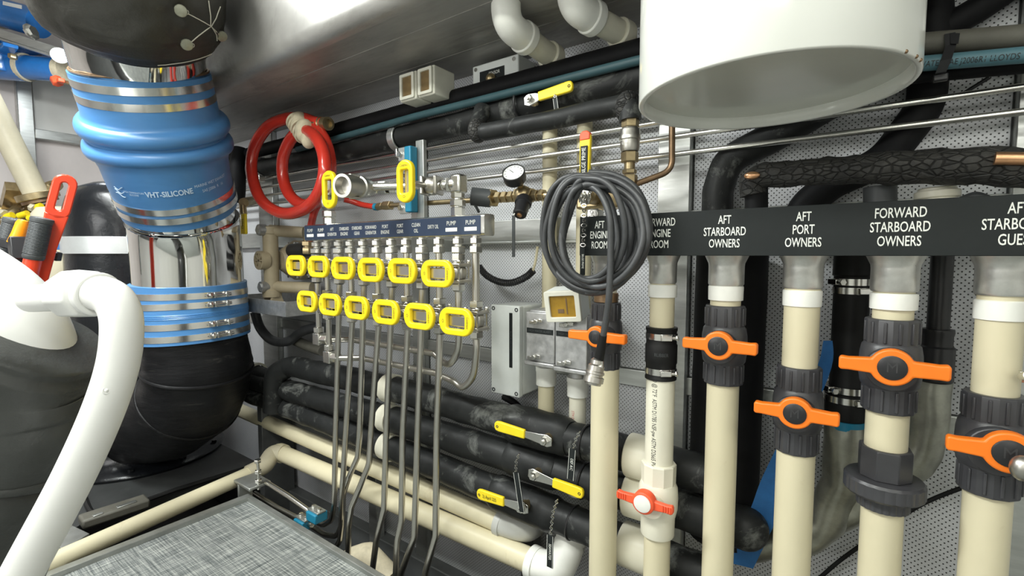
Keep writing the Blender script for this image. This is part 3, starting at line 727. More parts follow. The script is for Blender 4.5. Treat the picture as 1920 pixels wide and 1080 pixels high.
# bracket behind the coupling
t = thing('pipe_bracket', 'upright blue clamp strip on bright metal plate behind the manifold', 'bracket', P(768, 400, -.2))
a, b_ = P(764, 276, -.20), P(776, 398, -.20)
MB().span((a.x, -.215, a.z), (b_.x + .004, -.185, b_.z)).build('blue_strip', 'blue_plastic', t, bevel=.004)
for p0, p1 in (((748, 278), (766, 300)), ((750, 380), (767, 400))):
    q0, q1 = P(*p0, -.19), P(*p1, -.19); MB().span((q0.x, -.193, q0.z), (q1.x, -.183, q1.z)).build('plate', 'aluminium', t, bevel=.001)
    m = (q0 + q1) / 2; MB().hexn((m.x - .012, -.193, m.z), (m.x - .012, -.202, m.z), .009).build('bolt', 'fitting_steel', t)
q0 = P(785, 290, -.17); MB().span((a.x + .02, -.185, .96), (a.x + .06, -.03, 1.0)).span((a.x + .02, -.185, .98), (a.x + .055, -.17, a.z + .02)).build('post', 'bracket_alu', t, bevel=.002)

# ================================================================== red hose coil
t = thing('hose_coil', 'coiled glossy red hose tied with beige tape beside the steel manifold', 'hose', P(545, 402, -.24))
pts = [(612, 233), (590, 229), (568, 222), (535, 223), (500, 240), (476, 280), (472, 325), (488, 372), (520, 397), (555, 398), (590, 375), (608, 330), (606, 285), (588, 253), (566, 245), (545, 262), (531, 295), (531, 335), (545, 368), (570, 384),
       (596, 375), (614, 345), (619, 305), (610, 266), (594, 243), (575, 236)]
ys = [-.20, -.20, -.21, -.23, -.25, -.26, -.27, -.27, -.27, -.275, -.285, -.285, -.27, -.25, -.235, -.23, -.225, -.225, -.225, -.225, -.225, -.22, -.22, -.215, -.21, -.20]
hr = 10.5 * 1.95 / 900
MB().tube(spline([P(a, b, y) for (a, b), y in zip(pts, ys)], 6), hr * .97, 16).build('hose', 'red_hose', t)
MB().tube(spline([P(604, 372, -.2), P(594, 388, -.2), P(588, 402, -.2), P(583, 425, -.19), P(581, 450, -.18)], 6), hr * .62, 12).build('tail', 'red_hose', t)
tp = MB()
for (px, py, r, y) in ((550, 228, .020, -.22), (562, 232, .036, -.225), (572, 246, .036, -.235), (578, 262, .026, -.24)): tp.ball(P(px, py, y), r, 14, 8, (1, 1, 1.25))
for k in range(5): tp.torus(P(556 + 4 * k, 228 + 6 * k, -.226), (P(576, 250, -.22) - P(558, 228, -.22)), .034, .006, 20, 6)
tp.build('tape', 'tape', t)
MB().tube([P(598, 240, -.2), P(612, 300, -.19), P(606, 345, -.19)], [.008, .012, .016], 6).build('tape_end', 'tape', t)
b = MB().hexn(P(585, 234, -.20), P(598, 233, -.20), .024).cyl(P(598, 233, -.2), P(613, 232, -.2), .017, 16).ring(P(608, 232, -.2), P(616, 232, -.2), .024, .016).torus(P(604, 232, -.2), X, .022, .004)
b.build('connector', 'brass', t, sharp=30)
t = thing('air_line', 'thin red hose ending in fitting on a horizontal copper line', 'hose', P(680, 385, -.15))
MB().tube(spline([P(645, 374, -.19), P(658, 377, -.17), P(680, 384, -.15), P(704, 388, -.15)], 6), .0105, 12).build('hose', 'red_hose', t)
MB().cyl(P(703, 388, -.15), P(708, 388, -.15), .013, 12).build('ferrule', 'blue_plastic', t)
MB().hexn(P(708, 388, -.15), P(718, 386, -.15), .013).hexn(P(720, 386, -.15), P(734, 385, -.15), .016).build('nut', 'brass', t, sharp=25)
MB().cyl(P(733, 385, -.15), P(893, 375, -.15), .0078, 12).build('line', 'brass', t)
# small yellow lever handle hanging left of the hose coil
t = thing('lever_valve', 'small valve with yellow hanging handle beside the polished exhaust pipe', 'valve', P(458, 430, -.25))
q = P(458, 420, -.27)
MB().box(q, (.035, .012, .085)).build('handle', 'yellow_grip', t, bevel=.004); text('lettering', 'OPEN', .02, q + V((0, -.0065, 0)), Z, -X, 'ink_black', t, sx=.8)
MB().cyl(P(455, 385, -.25), P(457, 402, -.25), .014, 12).cyl(P(457, 380, -.25), P(480, 375, -.1), .02, 14).build('body', 'brass', t)

# ================================================================== beige diaphragm pump on a drip tray
xc = P(536, 580, -.26); zt, zb = P(536, 566, -.26).z, P(536, 595, -.26).z
t = thing('drip_tray', 'galvanised open drip tray under the beige pump', 'tray', (xc.x - .2, -.15, zb))
x0, x1, y0, y1 = xc.x - .5, xc.x, -.26, -.03
b = MB().span((x0, y0, zb), (x1, y1, zb + .003)).span((x0, y0, zb), (x1, y0 + .003, zt)).span((x1 - .003, y0, zb), (x1, y1, zt)).span((x0, y0, zb), (x0 + .003, y1, zt)).span((x0, y1 - .003, zb), (x1, y1, zt + .02))
b.build('pan', 'galvanised', t, bevel=.002)
MB().tube(spline([P(478, 585, -.15), P(488, 615, -.14), P(510, 638, -.13), P(540, 640, -.12), P(565, 622, -.1), P(600, 612, -.08)], 6), .021, 12).build('drain_hose', 'cable_rubber', t)
MB().tube(spline([P(548, 636, -.08), P(575, 648, -.08), P(605, 658, -.08)], 5), .022, 12).build('grey_hose', 'grey_hose', t)
px0 = P(540, 488, -.10).x
t = thing('diaphragm_pump', 'beige plastic diaphragm pump standing in the drip tray', 'pump', (px0, -.15, zb + .003))
yc = lambda px: ywhere(px0, px)
zc = P(520, 488, yc(520)).z
yf, yb = yc(500), yc(545)
def pz(py): return P(510, py, yc(510)).z
MB().lathe((px0, yb + .04, zc), -Y, [(.05, 0), (.088, .0), (.090, .018), (.084, .024), (.07, .05), (.052, .075), (.04, .09)], 32).build('diaphragm_cover', 'beige_plastic', t)
MB().lathe((px0, yb + .035, zc), Y, [(.05, 0), (.088, .0), (.090, .018), (.084, .03), (.05, .05)], 32).build('rear_cover', 'beige_plastic', t)
for k in range(8):
    a = 2 * math.pi * (k + .5) / 8; dd = V((math.cos(a), 0, math.sin(a)))
    MB().hexn(V((px0, yb + .022, zc)) + dd * .078, V((px0, yb + .002, zc)) + dd * .078, .010).build('bolt', 'fitting_steel', t)
for s in (-1, 1):
    MB().box(V((px0, yb - .01, zc + s * .035)), (.02, .06, .012), Matrix.Rotation(s * .4, 3, 'X')).build('rib', 'beige_plastic', t, bevel=.003)
yfc = yc(508)
MB().lathe((px0, yfc, pz(556)), Z, [(.038, 0), (.038, .03), (.031, .035), (.031, pz(440) - pz(556)), (.036, pz(438) - pz(556)), (.036, pz(426) - pz(556)), (.03, pz(424) - pz(556))], 24).build('column', 'beige_plastic', t)
MB().ring((px0, yfc - .055, zc), (px0, yfc - .02, zc), .040, .031, 28).cyl((px0, yfc - .042, zc), (px0, yfc - .02, zc), .034, 24).build('front_cap', 'beige_plastic', t)
for k in range(4): MB().box((px0, yfc - .048, zc), (.064, .012, .006), Matrix.Rotation(math.pi * k / 4, 3, 'Y')).build('cap_spoke', 'beige_plastic', t)
for py in (432, 537):
    z_ = pz(py); MB().hexn((px0, yfc - .032, z_), (px0, yfc - .055, z_), .019).cyl((px0, yfc - .02, z_), (px0, yfc - .05, z_), .024, 16).build('clamp_bolt', 'galvanised', t)
    MB().tube([V((px0, yfc, z_)), P(570 if py < 500 else 585, py + (4 if py < 500 else 3), yc(545))], .025, 18).build('port_pipe', 'beige_plastic', t)
for k, px in enumerate((504, 520)):
    q = V((px0 + (.025 if k else -.03), yfc, zb)); MB().hexa([q + V((-.006, -.03, .004)), q + V((.006, -.03, .004)), q + V((.006, .05, .004)), q + V((-.006, .05, .004)), q + V((-.006, -.015, pz(548) - zb)), q + V((.006, -.015, pz(548) - zb)), q + V((.006, .02, pz(548) - zb)), q + V((-.006, .02, pz(548) - zb))]).build('foot', 'beige_plastic', t, bevel=.002)
b = MB().cyl(P(548, 470, -.12), P(575, 468, -.12), .03, 16).cyl(P(555, 500, -.12), P(585, 505, -.12), .035, 16); b.build('air_valve', 'black_plastic', t)
MB().tube([P(578, 445, -.17), P(578, 475, -.17)], .019, 14).hexn(P(578, 452, -.17), P(578, 461, -.17), .026).hexn(P(578, 464, -.17), P(578, 476, -.17), .024).build('port_fitting', 'brass', t)
# ================================================================== exhaust riser
AX = [(226, -110, 1.34), (242, -20, 1.405), (255, 60, 1.475), (262, 110, 1.545), (268, 133, 1.565), (282, 185, 1.61), (294, 231, 1.655), (305, 272, 1.695), (318, 320, 1.74), (329, 352, 1.785), (340, 388, 1.83), (347, 412, 1.862), (352, 450, 1.89), (357, 530, 1.915), (361, 585, 1.925), (366, 640, 1.935)]
axp = spline([PD(*q) for q in AX], 10); axn = len(axp)
def ax_at(py):                                  # point and direction on the axis where its pixel row is py
    best = 0
    for i in range(len(AX) - 1):
        if AX[i][1] <= py <= AX[i + 1][1]: best = i * 10 + (py - AX[i][1]) / (AX[i + 1][1] - AX[i][1]) * 10
    i = min(int(best), axn - 2); f = best - i
    return axp[i].lerp(axp[i + 1], f), (axp[min(axn - 1, i + 2)] - axp[max(0, i - 1)]).normalized()
def ax_tube(prof, n=48, jit=0, jf=8):           # [(py, r)] swept along the axis
    b = MB(); pts = []; rr = []
    for py, r in prof: pts.append(ax_at(py)[0]); rr.append(r)
    return pts, rr
def swept(prof, n=48, **k):
    pts, rr = ax_tube(prof); b = MB(); rows = []; vs = []
    for (py, r), p in zip(prof, pts):
        d = ax_at(py)[1]; x, y, _ = frame(d, V((0, -1, 0)))
        for j in range(n):
            a = 2 * math.pi * j / n; q = p + (x * math.cos(a) + y * math.sin(a)) * r
            if k.get('jit'):
                e = (q - p).normalized(); q = q + e * k['jit'] * (noise.noise(q * k.get('jf', 8)) + .5 * noise.noise(q * k.get('jf', 8) * 2.3))
            vs.append(q)
    m = len(prof); fs = [(i * n + j, i * n + (j + 1) % n, (i + 1) * n + (j + 1) % n, (i + 1) * n + j) for i in range(m - 1) for j in range(n)]
    fs += [tuple(range(n - 1, -1, -1)), tuple((m - 1) * n + j for j in range(n))]
    return b.add(vs, fs)
def cyl_hit(px, py, A, d, r):                   # where the line of sight first meets a round surface
    D = ray(px, py).normalized(); d = V(d).normalized(); w = CAM - V(A)
    u = D - d * D.dot(d); v = w - d * w.dot(d)
    a, b, c = u.dot(u), 2 * u.dot(v), v.dot(v) - r * r; k = b * b - 4 * a * c
    t = (-b - math.sqrt(max(0, k))) / (2 * a); return CAM + D * t
def tbolt_clamp(parent, py, r, w, side, m='clamp_steel'):
    c, d = ax_at(py); x, y, _ = frame(d, V((0, -1, 0)))
    b = MB().ring(c - d * w / 2, c + d * w / 2, r + .0015, r - .003, 64); o = b.build('clamp', m, parent)
    s = V(side); s = (s - d * s.dot(d)).normalized(); tn = d.cross(s); q = c + s * (r + .008)
    Mx = Matrix((tn, s, d)).transposed()
    for k_ in (-.024, .020): MB().box(q + tn * k_, (.010, .016, w * .9), Mx).build('clamp_lug', m, o, bevel=.002)
    bb = MB().cyl(q - tn * .04, q + tn * .05, .0055, 10).hexn(q + tn * .026, q + tn * .040, .011); bb.build('clamp_bolt', 'fitting_steel', o)
    return o
t = thing('bellows_hose', 'blue silicone exhaust hose with two bulging bellows and steel clamps', 'hose', ax_at(388)[0])
prof = [(133, .181), (133.1, .192), (150, .192), (185, .193), (205, .194), (212, .197)]
for c0 in (231, 270):
    for k in range(9):
        a = math.pi * (k + .5) / 9; prof.append((c0 - 17 * math.cos(a), .200 + .0215 * math.sin(a)))
prof += [(292, .198), (300, .194), (330, .191), (360, .189), (388, .188), (388.1, .176)]
hose = swept(prof, 64).build('hose_body', 'blue_silicone', t, sharp=50)
rs = V((1, -.15, .1)); ls = V((-.75, -.75, 0))
for py, w, sd in ((152, .0235, ls), (177, .0235, ls), (352, .023, ls), (372, .023, ls)): tbolt_clamp(t, py, .1925, w, sd)
c, d = ax_at(322); fr = (CAM - c)
text_cyl('lettering', 'VHT-SILICONE', .027, c - d * .0, -d, Matrix.Rotation(R(-6), 3, -d) @ fr, .1935, 'ink_pale', hose, sx=.78, bold=.0006)
A2 = Matrix.Rotation(R(36), 3, -d)
text_cyl('lettering', 'MARINE WET EXHAUST', .0145, c - d * .012, -d, A2 @ fr, .1938, 'ink_pale', hose, sx=.85)
text_cyl('lettering', 'SAE J2006  R   16', .0145, c + d * .010, -d, A2 @ fr, .1938, 'ink_pale', hose, sx=.85)
A3 = Matrix.Rotation(R(-37), 3, -d)
text_cyl('lettering', 'HIGH TEMPERATURE\nSILICONE', .0085, c, -d, A3 @ fr, .1938, 'ink_pale', hose, sx=.85)
A4 = Matrix.Rotation(R(-52), 3, -d); f4 = (A4 @ fr); f4 = (f4 - d * f4.dot(d)).normalized(); sd4 = (-d).cross(f4)
lg = MB()
for k in (0, 1, 2): lg.tube([c - d * (.012 * k - .012) + (f4 * math.cos(a) + sd4 * math.sin(a)) * .1938 + d * .006 * math.sin(a * 26 + k) for a in [(-.09 + .018 * j) for j in range(11)]], .0014, 5)
lg.build('logo', 'ink_pale', hose)

t = thing('exhaust_pipe', 'mirror-polished steel exhaust pipe between the two blue hoses', 'pipe', ax_at(530)[0])
swept([(380, .170), (384, .172), (412, .175), (412.1, .172)], 64).build('upper_section', 'polished_steel', t)
p_ = swept([(409, .170), (409.1, .186), (411, .1875), (430, .1875), (480, .1875), (545, .1875)], 64).build('lower_section', 'polished_steel', t)
MB().torus(ax_at(410.5)[0], ax_at(410.5)[1], .1868, .0016, 64, 6).build('rolled_edge', 'polished_steel', t)
t = thing('steel_spigot', 'short polished steel pipe end between black blanket and blue bellows hose', 'pipe', ax_at(133)[0])
swept([(50, .180), (70, .181), (90, .1815), (110, .1815), (140, .1815)], 64).build('pipe', 'polished_steel', t)
MB().torus(ax_at(131)[0], ax_at(131)[1], .1855, .004, 64, 6).build('hose_edge', 'old_copper', t)

t = thing('hose_sleeve', 'ribbed blue silicone sleeve with four steel clamps above the black elbow', 'hose', ax_at(625)[0])
prof = [(529, .189), (529.1, .1985), (534, .198), (579, .198)]
for k in range(9): prof.append((580 + k, .198 + (.0018 if k % 2 else 0)))
prof += [(590, .198), (628, .198), (628.1, .188)]
swept(prof, 64).build('sleeve_body', 'blue_silicone', t, sharp=30)
for py, w in ((546, .023), (566, .023), (599, .023), (617, .023)): tbolt_clamp(t, py, .1982, w, V((.92, .1, 0)))

# black glassfibre elbow and lift muffler
t = thing('exhaust_elbow', 'scuffed black glassfibre exhaust elbow bending into the muffler', 'elbow', PD(372, 800, 1.95))
path = spline([ax_at(600)[0], ax_at(636)[0], PD(374, 690, 1.945), PD(364, 735, 1.985), PD(338, 765, 2.05), PD(305, 783, 2.14), PD(275, 790, 2.24)], 8)
rr = [.188] * len(path); rr[0] = .18
MB().tube(path, [.1865 + .006 * max(0, math.sin(i * .55)) * (1 if i > 14 else 0) for i in range(len(path))], 48, jit=.005, jf=14).build('elbow_body', 'fibreglass_black', t, sharp=60)
for k in (16, 26): MB().torus(path[k], path[k + 1] - path[k - 1], .190, .007, 48, 8).build('wrap_ridge', 'fibreglass_black', t)
mc = PD(262, 700, 2.36); t = thing('muffler', 'upright glossy black cylindrical muffler with silver band', 'muffler', (mc.x, mc.y, -.03))
prof = [(.34, 0), (.345, .012), (.335, .024), (.30, .03), (.275, .06), (.258, .12), (.252, .25), (.252, 1.10), (.248, 1.17), (.232, 1.24), (.20, 1.285), (.14, 1.31), (.02, 1.32)]
b = MB().lathe((mc.x, mc.y, -.03), Z, prof, 64)
b.v = [v + (V((v.x - mc.x, v.y - mc.y, 0)).normalized() * .004 * noise.noise(v * 9) if (V((v.x - mc.x, v.y - mc.y, 0)).length > .01) else V((0, 0, 0))) for v in b.v]
b.build('shell', 'muffler_black', t, sharp=60)
MB().ring((mc.x, mc.y, .955), (mc.x, mc.y, 1.03), .2585, .248, 64).build('band', 'silver_band', t, bevel=.001)
for k in range(10):
    a = 2 * math.pi * k / 10 + .2; q = V((mc.x + .318 * math.cos(a), mc.y + .318 * math.sin(a), -.004)); MB().hexn(q, q + Z * .014, .012).build('base_bolt', 'muffler_black', t)

# black insulating blanket at the top
t = thing('exhaust_blanket', 'padded black insulating blanket with buttons and lacing wire above the blue hose', 'blanket', ax_at(110)[0])
prof = [(93, .183), (91, .195), (87, .206), (81, .216), (72, .226), (60, .234), (45, .240), (25, .244), (0, .247), (-30, .249), (-70, .25), (-105, .246)]
def front_y(py, r):
    c, d = ax_at(py); f_ = CAM - c; f_ = (f_ - d * f_.dot(d)).normalized(); e_ = c + f_ * r - CAM
    return 540 - F * e_.dot(upv) / e_.dot(fwd)
s_ = 110
while front_y(s_, .2) > 127 and s_ > 0: s_ -= 1
prof = [(s_ + (py - 91) * (s_ + 105) / (91 + 105), r) for py, r in prof]
pv = []
for i in range(len(prof) - 1):
    for k in range(4): pv.append((lerp(prof[i][0], prof[i + 1][0], k / 4), lerp(prof[i][1], prof[i + 1][1], k / 4)))
pv.append(prof[-1])

BT = [None]
def bl_pt(px, py, off=.004):
    if BT[0]:
        h_ = BT[0].ray_cast(CAM, ray(px, py).normalized())
        if h_[0] is not None:
            nn = h_[1] if h_[1].dot(ray(px, py)) < 0 else -h_[1]
            return h_[0] + nn * off, nn
    c, d = ax_at(max(-100, min(118, py - 12))); r = .243 if py < 60 else .236
    q = cyl_hit(px, py, c, d, r); e = q - c; e = (e - d * e.dot(d)).normalized(); return q + e * off, e
bm_ = swept(pv, 110, jit=.009, jf=9)
for px, py in ((338, 20), (349, 82), (414, 66)):
    q, e = bl_pt(px, py, 0)
    for i_, v_ in enumerate(bm_.v):
        dq = v_ - q; dd_ = dq.length
        if dd_ < .12:
            ang_ = math.atan2(dq.dot(e.cross(Z)), dq.z); bm_.v[i_] = v_ - e * (.012 * math.exp(-(dd_ / .022) ** 2) + .0035 * math.exp(-(dd_ / .05) ** 2) * math.sin(ang_ * 7 + px))
bl = bm_.build('cover', 'blanket', t, sharp=80); BT[0] = BVHTree.FromPolygons(bm_.v, bm_.f)
for px, py in ((338, 20), (349, 82), (414, 66)):
    q, e = bl_pt(px, py, .0); e = (CAM - q).normalized().lerp(e, .4).normalized(); q = q + e * .009; MB().lathe(q - e * .004, e, [(.015, 0), (.0165, .003), (.015, .006), (.008, .008), (.001, .008)], 18).build('button', 'pearl_button', t)
    q2, e2 = bl_pt(px + (10 if px < 400 else 2), py + 2); MB().torus(q2, e2, .006, .0012, 12, 5).build('hook', 'thread', t)
for ln in ([(345, 21), (355, 27), (364, 32), (372, 36), (383, 42), (395, 49), (388, 54), (380, 60), (371, 67), (358, 78)], [(390, 1), (392, 15), (394, 30), (394, 47), (400, 56), (405, 66), (406, 76)], [(412, 12), (408, 22), (404, 34), (395, 49), (404, 58), (411, 66)]):
    MB().tube([bl_pt(px, py, .002)[0] for px, py in ln], .0016, 5).build('lacing', 'thread', t)
MB().tube([bl_pt(px, py, .002)[0] for px, py in ((295, 122), (310, 121), (325, 119), (340, 117), (355, 114), (370, 110), (385, 105), (396, 100))], .0014, 5).build('stitching', 'thread', t)

# ================================================================== white muffler pipe, vent tube and blanket in the left foreground
t = thing('white_duct', 'large white painted duct elbow above the black blanket', 'duct', PD(40, 760, .86))
path = spline([PD(-300, 440, .92), PD(-160, 495, .9), PD(-47, 562, .88), PD(2, 615, .88), PD(24, 665, .885), PD(22, 700, .89)], 8)
MB().tube(path, .092, 48).build('duct_body', 'white_tube_paint', t)
rc = PD(36, 668, .87); rd = (PD(0, 713, .87) - PD(36, 668, .87)).normalized(); MB().ring(rc - rd * .006, rc + rd * .012, .1005, .080, 48).build('rim', 'white_tube_paint', t, bevel=.003)
t = thing('vent_tube', 'curved white tube with boss fitting rising from the white duct', 'tube', PD(45, 1080, .72))
pts = [PD(60, 560, .80), PD(118, 556, .76), PD(150, 552, .735), PD(196, 552, .72), PD(222, 575, .715), PD(229, 620, .712), PD(220, 690, .71), PD(190, 780, .705), PD(135, 900, .70), PD(60, 1040, .695), PD(-10, 1170, .69)]
sp = spline(pts, 8); MB().tube(sp[18:], .0265, 28).build('tube', 'white_tube_paint', t)
MB().tube(sp[:18], .0225, 24).build('spigot', 'white_tube_paint', t)
d = (PD(196, 552, .72) - PD(118, 556, .76)).normalized()
q = PD(150, 551, .738); fr_ = frame(d, Z)
MB().lathe(q - d * .028, d, [(.026, 0), (.037, .001), (.038, .006), (.038, .046), (.036, .052), (.027, .053)], 8, phase=.25).build('boss', 'white_tube_paint', t, bevel=.003, sharp=25, seg=3)
MB().ring(PD(176, 551, .728), PD(188, 552, .722), .033, .025, 32).build('weld_collar', 'white_tube_paint', t, bevel=.003)
q = cyl_hit(200, 732, PD(205, 735, .708), PD(190, 780, .705) - PD(220, 690, .71), .0265); MB().torus(q, CAM - q, .0045, .0012, 14, 6).ball(q, .003).build('weld_spot', 'white_tube_paint', t)
t = thing('duct_blanket', 'creased black leather-like blanket wrapped round the white duct', 'blanket', PD(20, 1000, .86))
path = spline([PD(72, 632, .87), PD(44, 668, .87), PD(28, 710, .875), PD(32, 760, .885), PD(34, 800, .89), PD(22, 838, .90)], 7)
n_ = len(path); rr = [(.108 if i < 4 else .116 + .014 * math.sin(math.pi * i / (n_ - 1))) * (1 if i < n_ - 4 else (1 - .07 * (i - n_ + 4))) for i in range(n_)]
MB().tube(path, rr, 56, jit=.018, jf=10).build('upper_pad', 'leather', t, sharp=80)
path = spline([PD(18, 848, .905), PD(-5, 890, .91), PD(-40, 970, .93), PD(-80, 1080, .95), PD(-120, 1200, .97)], 7)
n_ = len(path); rr = [.105 + .026 * min(1, i / 6) for i in range(n_)]
MB().tube(path, rr, 56, jit=.016, jf=10).build('lower_pad', 'leather', t, sharp=80)
c_ = PD(20, 843, .903); MB().torus(c_, PD(18, 848, .905) - PD(35, 800, .90), .119, .013, 48, 10).build('hem', 'leather', t)
for px, py, w_ in ():
    q = PD(px, py, .80); MB().tube([q + V((0, 0, .01)), q + V((.004, -.003, 0)), q + V((0, 0, -.01))], [.002, .004, .002], 8).build('hem_stitch', 'thread', t)

# ================================================================== blue pipework and lamp at the upper left
t = thing('blue_pipework', 'glossy blue painted valve body and pipe run under the overhead channel', 'pipe', PD(80, 130, 2.75))
D_ = 2.75
b = MB().tube([PD(-60, 120, D_), PD(46, 128, D_)], .072, 24).lathe(PD(-10, 104, D_ - .03), V((0, 0, 1)), [(.10, -.1), (.105, -.08), (.11, .0), (.10, .06), (.06, .09)], 24).lathe(PD(25, 90, D_ - .05), Z, [(.05, 0), (.05, .05), (.03, .06)], 16)
b.box(PD(10, 98, D_ - .08), (.30, .06, .02)); b.build('valve_body', 'blue_paint', t, bevel=.004)
for px, py in ((10, 92), (24, 110)): MB().hexn(PD(px, py, D_ - .13), PD(px, py - 8, D_ - .13), .02).build('bolt', 'brass', t)
MB().tube([PD(46, 126, D_), PD(112, 131, D_)], .066, 28).build('pipe', 'blue_paint', t)
for a_, b_ in ((44, 51), (111, 124)): MB().cyl(PD(a_, 126 + (a_ - 44) * .07, D_), PD(b_, 126.5 + (a_ - 44) * .07, D_), .076 if a_ < 60 else .064, 28).build('coupling', 'tape', t)
MB().tube([PD(60, 118, D_ + .15), PD(95, 108, D_ + .15), PD(20, 92, D_ + .15)], .05, 16).build('branch', 'blue_paint', t)
tp_ = MB().hexn(PD(103, 146, D_ - .05), PD(110, 158, D_ - .05), .028).box(PD(113, 152, D_ - .06), (.06, .03, .022)); o = tp_.build('tap_handle', 'red_plastic', t, bevel=.005)
MB().cyl(PD(116, 153, D_ - .05), PD(140, 157, D_ - .05), .010, 10).build('tap_stem', 'brass', t)
t = thing('blue_pipe', 'dark blue pipe with paper label above the overhead channel', 'pipe', PD(20, 30, 2.7))
MB().tube([PD(4, 24, 2.72), PD(75, 44, 2.72)], .078, 28).build('pipe', 'blue_paint', t)
MB().cyl(PD(-40, 12, 2.72), PD(5, 24, 2.72), .085, 28).build('flange', 'aged_cream_pvc', t)
lq = MB(); A_, d_ = PD(20, 28, 2.72), (PD(75, 44, 2.72) - PD(4, 24, 2.72)).normalized()
vs = [cyl_hit(px, py, A_, d_, .079) for px, py in ((5, 2), (41, 10), (41, 17), (5, 9))]; lq.add(vs, [(0, 1, 2, 3)]).build('label', 'label_strip', t)
MB().hexn(PD(52, 60, 2.6), PD(64, 58, 2.6), .03).ring(PD(57, 60, 2.6), PD(60, 59, 2.6), .04, .02).build('bolt', 'fitting_steel', t)
t = thing('overhead_channel', 'sloping aluminium channel between the blue pipes', 'beam', PD(60, 85, 2.7))
a_, b_ = PD(-60, 44, 2.68), PD(135, 106, 2.62); dd = (b_ - a_).normalized(); fr_ = frame(dd, Z)
for off, w_, h_ in ((0, .05, .045), (-.03, .07, .012)):
    c = (a_ + b_) / 2 + fr_[1] * off; MB().box(c, (w_, h_, (b_ - a_).length), Matrix((fr_[0], fr_[1], fr_[2])).transposed()).build('web' if off == 0 else 'lip', 'aluminium', t, bevel=.003)
t = thing('work_lamp', 'small bright round lamp glowing behind the black blanket', 'lamp', PD(108, 101, 2.56))
q = PD(112, 104, 2.56); e = (CAM - q).normalized()
MB().lathe(q, e, [(.03, -.06), (.036, -.02), (.038, 0), (.034, .004)], 24).build('housing', 'lamp_housing', t)
MB().lathe(q, e, [(.032, .0), (.028, .008), (.018, .014), (.002, .016)], 24).build('lens', 'lamp_glow', t)

l = bpy.data.lights.new('work_lamp_light', 'POINT'); l.energy = 5; l.shadow_soft_size = .05; l.color = (.9, .97, 1)
o = bpy.data.objects.new('work_lamp_light', l); COL.objects.link(o); o.location = q + e * .10
# ================================================================== diagonal pipe with brass cluster, tool rack
t = thing('sloping_pipe', 'sloping pale pipe ending in a corroded brass flange', 'pipe', PD(75, 385, 2.5))
MB().tube([PD(-50, 130, 2.35), PD(72, 372, 2.5)], .052, 24).build('pipe', 'aged_cream_pvc', t)
q0, q1 = PD(68, 362, 2.49), PD(74, 374, 2.5); MB().ring(q0, q1, .088, .05, 32).build('flange', 'brass', t, bevel=.003)
MB().ring(q1, q1 + (q1 - q0) * .5, .075, .03, 32).build('gasket', 'old_copper', t)
b = MB()
for px, py, r in ((30, 400, .07), (55, 412, .065), (80, 400, .05), (12, 395, .05), (95, 352, .035)): b.torus(PD(px, py, 2.55), V((.3, -.6, .7)), r, .022, 20, 8)
b.box(PD(30, 372, 2.55), (.22, .10, .05), Matrix.Rotation(-.5, 3, 'Y')).build('valve_cluster', 'brass', t)
for px, py in ((16, 405), (44, 402), (70, 388), (62, 407)): MB().tube([PD(px - 8, py + 3, 2.44), PD(px + 8, py - 2, 2.44)], .016, 10).build('yellow_plug', 'yellow_vinyl', t)
for px, py in ((2, 398), (8, 412), (58, 388), (80, 396)): MB().hexn(PD(px, py, 2.43), PD(px + 7, py + 3, 2.43), .02).build('nut', 'aged_cream_pvc', t)
t = thing('canister', 'pale canister with blue bands behind the red wrench', 'canister', PD(110, 520, 2.2))
q = PD(116, 470, 2.3); MB().lathe(q - Z * .25, Z, [(.09, 0), (.1, .02), (.1, .42), (.08, .45), (.02, .46)], 32).build('shell', 'aged_cream_pvc', t)
for py in (433, 462): z_ = PD(116, py, 2.2).z; MB().ring((q.x, q.y, z_ - .014), (q.x, q.y, z_ + .014), .102, .099, 32).build('band', 'blue_strap', t)
RD = 1.55
t = thing('tool_rack', 'black bar tool holder crossing behind the wrenches', 'rack', PD(50, 468, RD))
a_, b_ = PD(-30, 446, RD), PD(112, 482, RD); dd = (b_ - a_).normalized(); fr_ = frame(dd, Z); Mx = Matrix((fr_[0], fr_[1], fr_[2])).transposed()
MB().box((a_ + b_) / 2, (.02, .028, (b_ - a_).length), Mx).build('bar', 'black_plastic', t, bevel=.003)
MB().box(PD(34, 468, RD - .03), (.045, .04, .075), Matrix.Rotation(-.3, 3, 'Y')).build('clip', 'black_plastic', t, bevel=.004)
# red wrench handle with hanging slot
t = thing('pipe_wrench', 'red wrench handle with slotted end leaning in the tool rack', 'wrench', PD(70, 545, RD))
a_, b_ = PD(122, 345, RD - .04), PD(58, 580, RD - .04); L = (b_ - a_).length; ey = (a_ - b_).normalized(); ex = ey.cross((CAM - a_).normalized()) * -1; ez = ex.cross(ey)
w_ = .030
def stadium(hw, top, bot, k=8):
    return [(hw * math.cos(math.pi * i / k), top + hw * math.sin(math.pi * i / k)) for i in range(k + 1)] + [(-hw * math.cos(math.pi * i / k), bot - hw * math.sin(math.pi * i / k)) for i in range(k + 1)]
h = MB().holed(stadium(w_, 0, -.085), stadium(.0085, -.004, -.078), a_, ex, ey, ez * .02)
h.prism([(-w_ * .96, -.098), (-w_ * .72, -L * .5), (-w_ * .7, -L), (w_ * .7, -L), (w_ * .72, -L * .5), (w_ * .96, -.098)], a_, ex, ey, ez * .02)
h.build('handle', 'red_paint', t, bevel=.004)
t = thing('bolt_cutter', 'red tool with ribbed black grip in the tool rack', 'tool', PD(60, 540, RD))
g0, g1 = PD(80, 408, RD - .07), PD(62, 486, RD - .07); dd = (g1 - g0).normalized(); Lg = (g1 - g0).length
prof = [(.018, 0), (.0275, .002), (.029, .008), (.0275, .014)]
